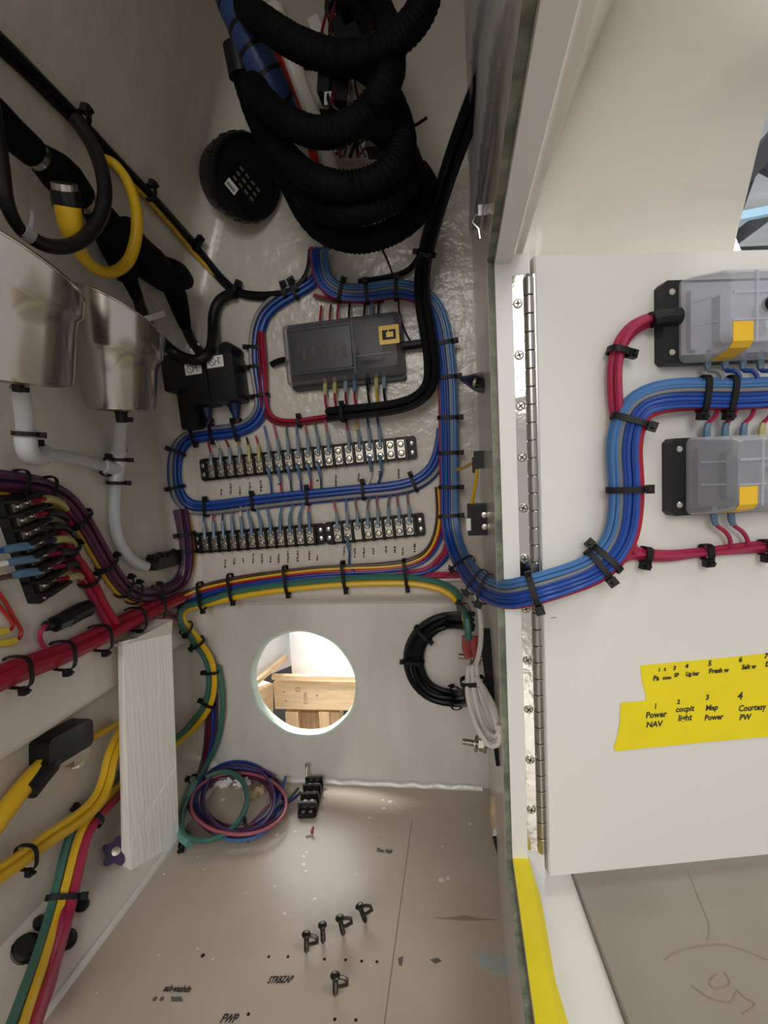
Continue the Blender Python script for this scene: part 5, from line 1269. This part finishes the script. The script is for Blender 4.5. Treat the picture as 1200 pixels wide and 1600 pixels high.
flat([(643, 1282), (644.2, 1282), (601.5, 1600), (599.5, 1600)], 'seam', 'seam', .0003)
flat([(676, 1434), (700, 1434.5), (722, 1431), (728, 1431), (750, 1436), (778, 1437.5), (750, 1438.5), (726, 1439), (715, 1438), (690, 1436)], 'stain_streak', 'stain')
flat([(672, 1500), (684, 1497), (690, 1502), (680, 1506)], 'stain_spot', 'ink_grey'); flat([(622, 1498), (630, 1494), (628, 1510), (623, 1508)], 'stain_spot', 'ink_grey')
def floor_text(s, x, y, hpx, rot=0.0, sx=1.0, shear=.3, m='ink'):
    p = hit(x, y, 'floor')[0]; kx = p.y / FPX; q = hit(x, y - hpx, 'floor')[0]; hy = (q - p).length
    M = Matrix.Translation(p + Vector((0, 0, .0006))) @ Matrix.Rotation(rot, 4, 'Z') @ Matrix.Diagonal((kx * hpx / hy, 1, 1, 1))
    text('lettering', s, hy / .7, M, m, fl, shear=shear, bold=.0003, sx=sx)
floor_text('salt-washdn', 277, 1546, 9, .06, .85)
floor_text('STRBZAP', 437, 1532, 10, .14, .75, .5)
floor_text('FWP', 357, 1593, 13, .1, .8, .4)
floor_text('Thru Hull', 600, 1330, 6, -.05, .8, .1)
flat([(267, 1558), (284, 1558), (286, 1565), (268, 1565)], 'scribble', 'ink_grey')
disc((242, 1561), .002, 'scribble', 'ink_grey'); disc((253, 1561), .002, 'scribble', 'ink_grey')
# little marks on the bulkhead below the hole, and a small steel pin
pn = thing('steel_pin', 'short steel pin standing out of the sealant below the round hole', 'pin', yz(480, 1212, .655))
G().cyl(yz(479, 1214, .652), yz(480, 1197, .660), .0018, 10).build('shank', 'screw_steel', pn); G().cyl(yz(480, 1199, .659), yz(480, 1194, .662), .003, 10).build('head', 'screw_steel', pn)
# marker pen stuck between floor edge and sill
mk = thing('marker_pen', 'tan marker with a black tip standing at the right end of the floor', 'marker', yz(778, 1335, .50))
G().tube([yz(774, 1246, .56), yz(774, 1270, .55), yz(776, 1296, .54)], [.0065, .007, .006], 10).build('barrel', 'wire_orange' if False else 'tan_adhesive', mk)
G().tube([yz(776, 1306, .535), yz(779, 1320, .53), yz(782, 1342, .52)], [.005, .0045, .002], 10).build('tip', 'black_gloss', mk)
G().tube([yz(776, 1294, .54), yz(776, 1308, .535)], .0045, 10).build('collar', 'plug_white', mk)
# ---- pencil marks on the deck outside
def deck_line(px):
    b = G(); b.tube([hit(x, y, 'deck', .0002)[0] for x, y in catmull([(float(a), float(c)) for a, c in px], 6)], .0004, 4); b.build('pencil_mark', 'stain', deck)
deck_line([(1038, 1500), (1060, 1486), (1100, 1478), (1140, 1478), (1200, 1500)]); deck_line([(1120, 1520), (1108, 1535), (1118, 1545), (1140, 1538), (1132, 1518)])
deck_line([(1080, 1540), (1110, 1560), (1140, 1567), (1150, 1550)]); deck_line([(1150, 1545), (1165, 1560), (1180, 1570), (1160, 1585)]); deck_line([(1075, 1360), (1090, 1400), (1108, 1445), (1105, 1470)])
# ================================================================== SEEN THROUGH THE HOLE
def pbox(x0, y0, x1, y1, d, th):
    a = yz(x0, y0, d); c = yz(x1, y1, d); return (min(a.x, c.x), max(a.x, c.x), d, d + th, min(a.z, c.z), max(a.z, c.z))
fr = thing('timber_frame', 'pine stud wall frame outside the round hole', 'frame', yz(470, 1170, 1.15))
G().box(*pbox(427, 1066, 640, 1112, 1.10, .04)).build('beam', 'lumber', fr, smooth=0)
G().box(*pbox(424, 1056, 640, 1065, 1.094, .014)).build('top_plate', 'lumber', fr, smooth=0)
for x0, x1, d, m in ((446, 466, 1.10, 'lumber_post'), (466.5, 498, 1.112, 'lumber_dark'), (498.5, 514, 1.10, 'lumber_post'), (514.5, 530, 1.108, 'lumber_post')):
    qa, qb, qc = yz(x0, 1120, d), yz(x1, 1120, d), yz(x0, 1290, d)
    G().box(qa.x, qb.x, d, d + .04, qc.z, yz(x0, 1113, d).z).build('post', m, fr, smooth=0)
A = [yz(400, 1082, 1.02), yz(427, 1068, 1.10), yz(427, 1113, 1.10), yz(400, 1140, 1.02)]
b = G(); b.add(A + [v + Vector((-.04, .02, 0)) for v in A], [(0, 1, 2, 3), (7, 6, 5, 4), (0, 4, 5, 1), (1, 5, 6, 2), (2, 6, 7, 3), (3, 7, 4, 0)]); b.build('end_block', 'lumber', fr, smooth=0)
mk_ = G(); c = yz(465, 1077, 1.0995)
mk_.tube([c + Vector((.005 * math.cos(a * .52), 0, .005 * math.sin(a * .52))) for a in range(12)], .0006, 4, closed=True); mk_.build('stamp', 'stain', fr, smooth=0)
Mt = Matrix.Translation(yz(477, 1091, 1.0995)) @ Matrix(((1, 0, 0), (0, 0, -1), (0, 1, 0))).to_4x4() @ Matrix.Rotation(-math.pi / 2, 4, 'Z')
text('lettering', 'NO.2', .0125, W(fr).inverted() @ Mt, 'stain', fr)
for x, y in ((444, 1081), (447, 1095), (495, 1086)):
    p = yz(x, y, 1.0995); G().box(-.003, .003, -.0003, .0003, -.001, .001, Matrix.Translation(p)).build('nail_mark', 'stain', fr, smooth=0)
b = G(); b.box(*pbox(446, 900, 690, 1056, 1.125, .03)); tag(b.build('foam_board', 'foam_white', smooth=0), 'plain white board above the pine beam outside the hole', 'board')
A = [yz(378, 1072, 1.0), yz(455, 1040, 1.17), yz(455, 880, 1.17), yz(370, 880, 1.0)]
b = G(); b.add(A + [v + Vector((-.01, .03, 0)) for v in A], [(0, 1, 2, 3), (7, 6, 5, 4), (0, 4, 5, 1), (1, 5, 6, 2), (2, 6, 7, 3), (3, 7, 4, 0)]); tag(b.build('house_wrap', 'membrane', smooth=0), 'wrinkled white membrane outside the hole on its left', 'membrane')
b = G(); P = [yz(400, 1066, 1.02), yz(447, 1026, 1.13)]
b.tube(P, .007, 4); tag(b.build('batten', 'lumber', smooth=0), 'thin slanting wood batten crossing the membrane outside the hole', 'batten')
b = G(); b.box(-1.6, .2, 1.9, 1.92, -1.0, .12); structure(b.build('wall_shade_backdrop', 'shadow_gap', smooth=0))  # near-black sheet stands in for the shade below the beam
b = G(); b.box(-1.6, .2, 1.7, 1.72, .12, 1.4); structure(b.build('wall_workshop_upper', 'foam_white', smooth=0))
# ================================================================== WORKSHOP BEYOND THE DOOR
b = G(); b.box(.6, 4.5, 4.0, 4.05, .3, 4.5); structure(b.build('wall_workshop_roof', 'insulation', smooth=0))
trs = thing('roof_truss', 'dark steel roof truss in the workshop beyond the door', 'truss', yz(1160, 300, 3.2))
def bar(a, c, r, par, nm='bar', m='truss_steel'):
    A = yz(*a); B = yz(*c); d_ = (B - A); Mx = Matrix.Translation(A) @ d_.to_track_quat('Z', 'Y').to_matrix().to_4x4(); G().box(-r, r, -r, r, 0, d_.length, Mx).build(nm, m, par, smooth=0)
bar((1130, 395, 3.2), (1182, 250, 3.2), .018, trs); bar((1140, 300, 3.15), (1220, 205, 3.2), .045, trs); bar((1182, 255, 3.18), (1215, 272, 3.2), .022, trs); bar((1150, 372, 3.3), (1230, 312, 3.3), .035, trs); bar((1120, 392, 3.4), (1240, 386, 3.4), .012, trs)
pp = G(); A = yz(1130, 344, 3.0); B = yz(1240, 322, 3.0); d_ = B - A
pp.box(-.02, .02, -.02, .02, 0, d_.length, Matrix.Translation(A) @ d_.to_track_quat('Z', 'Y').to_matrix().to_4x4()); tag(pp.build('blue_pipe', 'pale_blue', smooth=0), 'pale blue pipe crossing the roof truss in the workshop', 'pipe')
b = G(); A = [yz(1141, 350, 2.0), yz(1170, 420, 2.0), yz(1120, 420, 2.0)]; b.add(A + [v + Vector((0, .03, 0)) for v in A], [(0, 1, 2), (5, 4, 3), (0, 3, 4, 1), (1, 4, 5, 2), (2, 5, 3, 0)])
tag(b.build('banner_corner', 'white_panel', smooth=0), 'bright white triangular corner just above the open door at the right', 'banner')

# repeats carry one group each
for o in COL.objects:
    if o.parent is None and 'label' in o:
        gname = {'screw': 'screws standing on the floor', 'hose_end': 'black hose ends in the lower left bay', 'drop_in_cup': 'stainless drop-in cups', 'stud_bolt': 'steel studs in the right corner',
                 'terminal_strip': 'black terminal strips', 'power_plug': 'black power plugs'}.get(o.name.split('.')[0])
        if gname: o['group'] = gname
        if o.name.split('.')[0] == 'fuse_block' and 'open door' in o['label']: o['group'] = 'fuse blocks on the door'
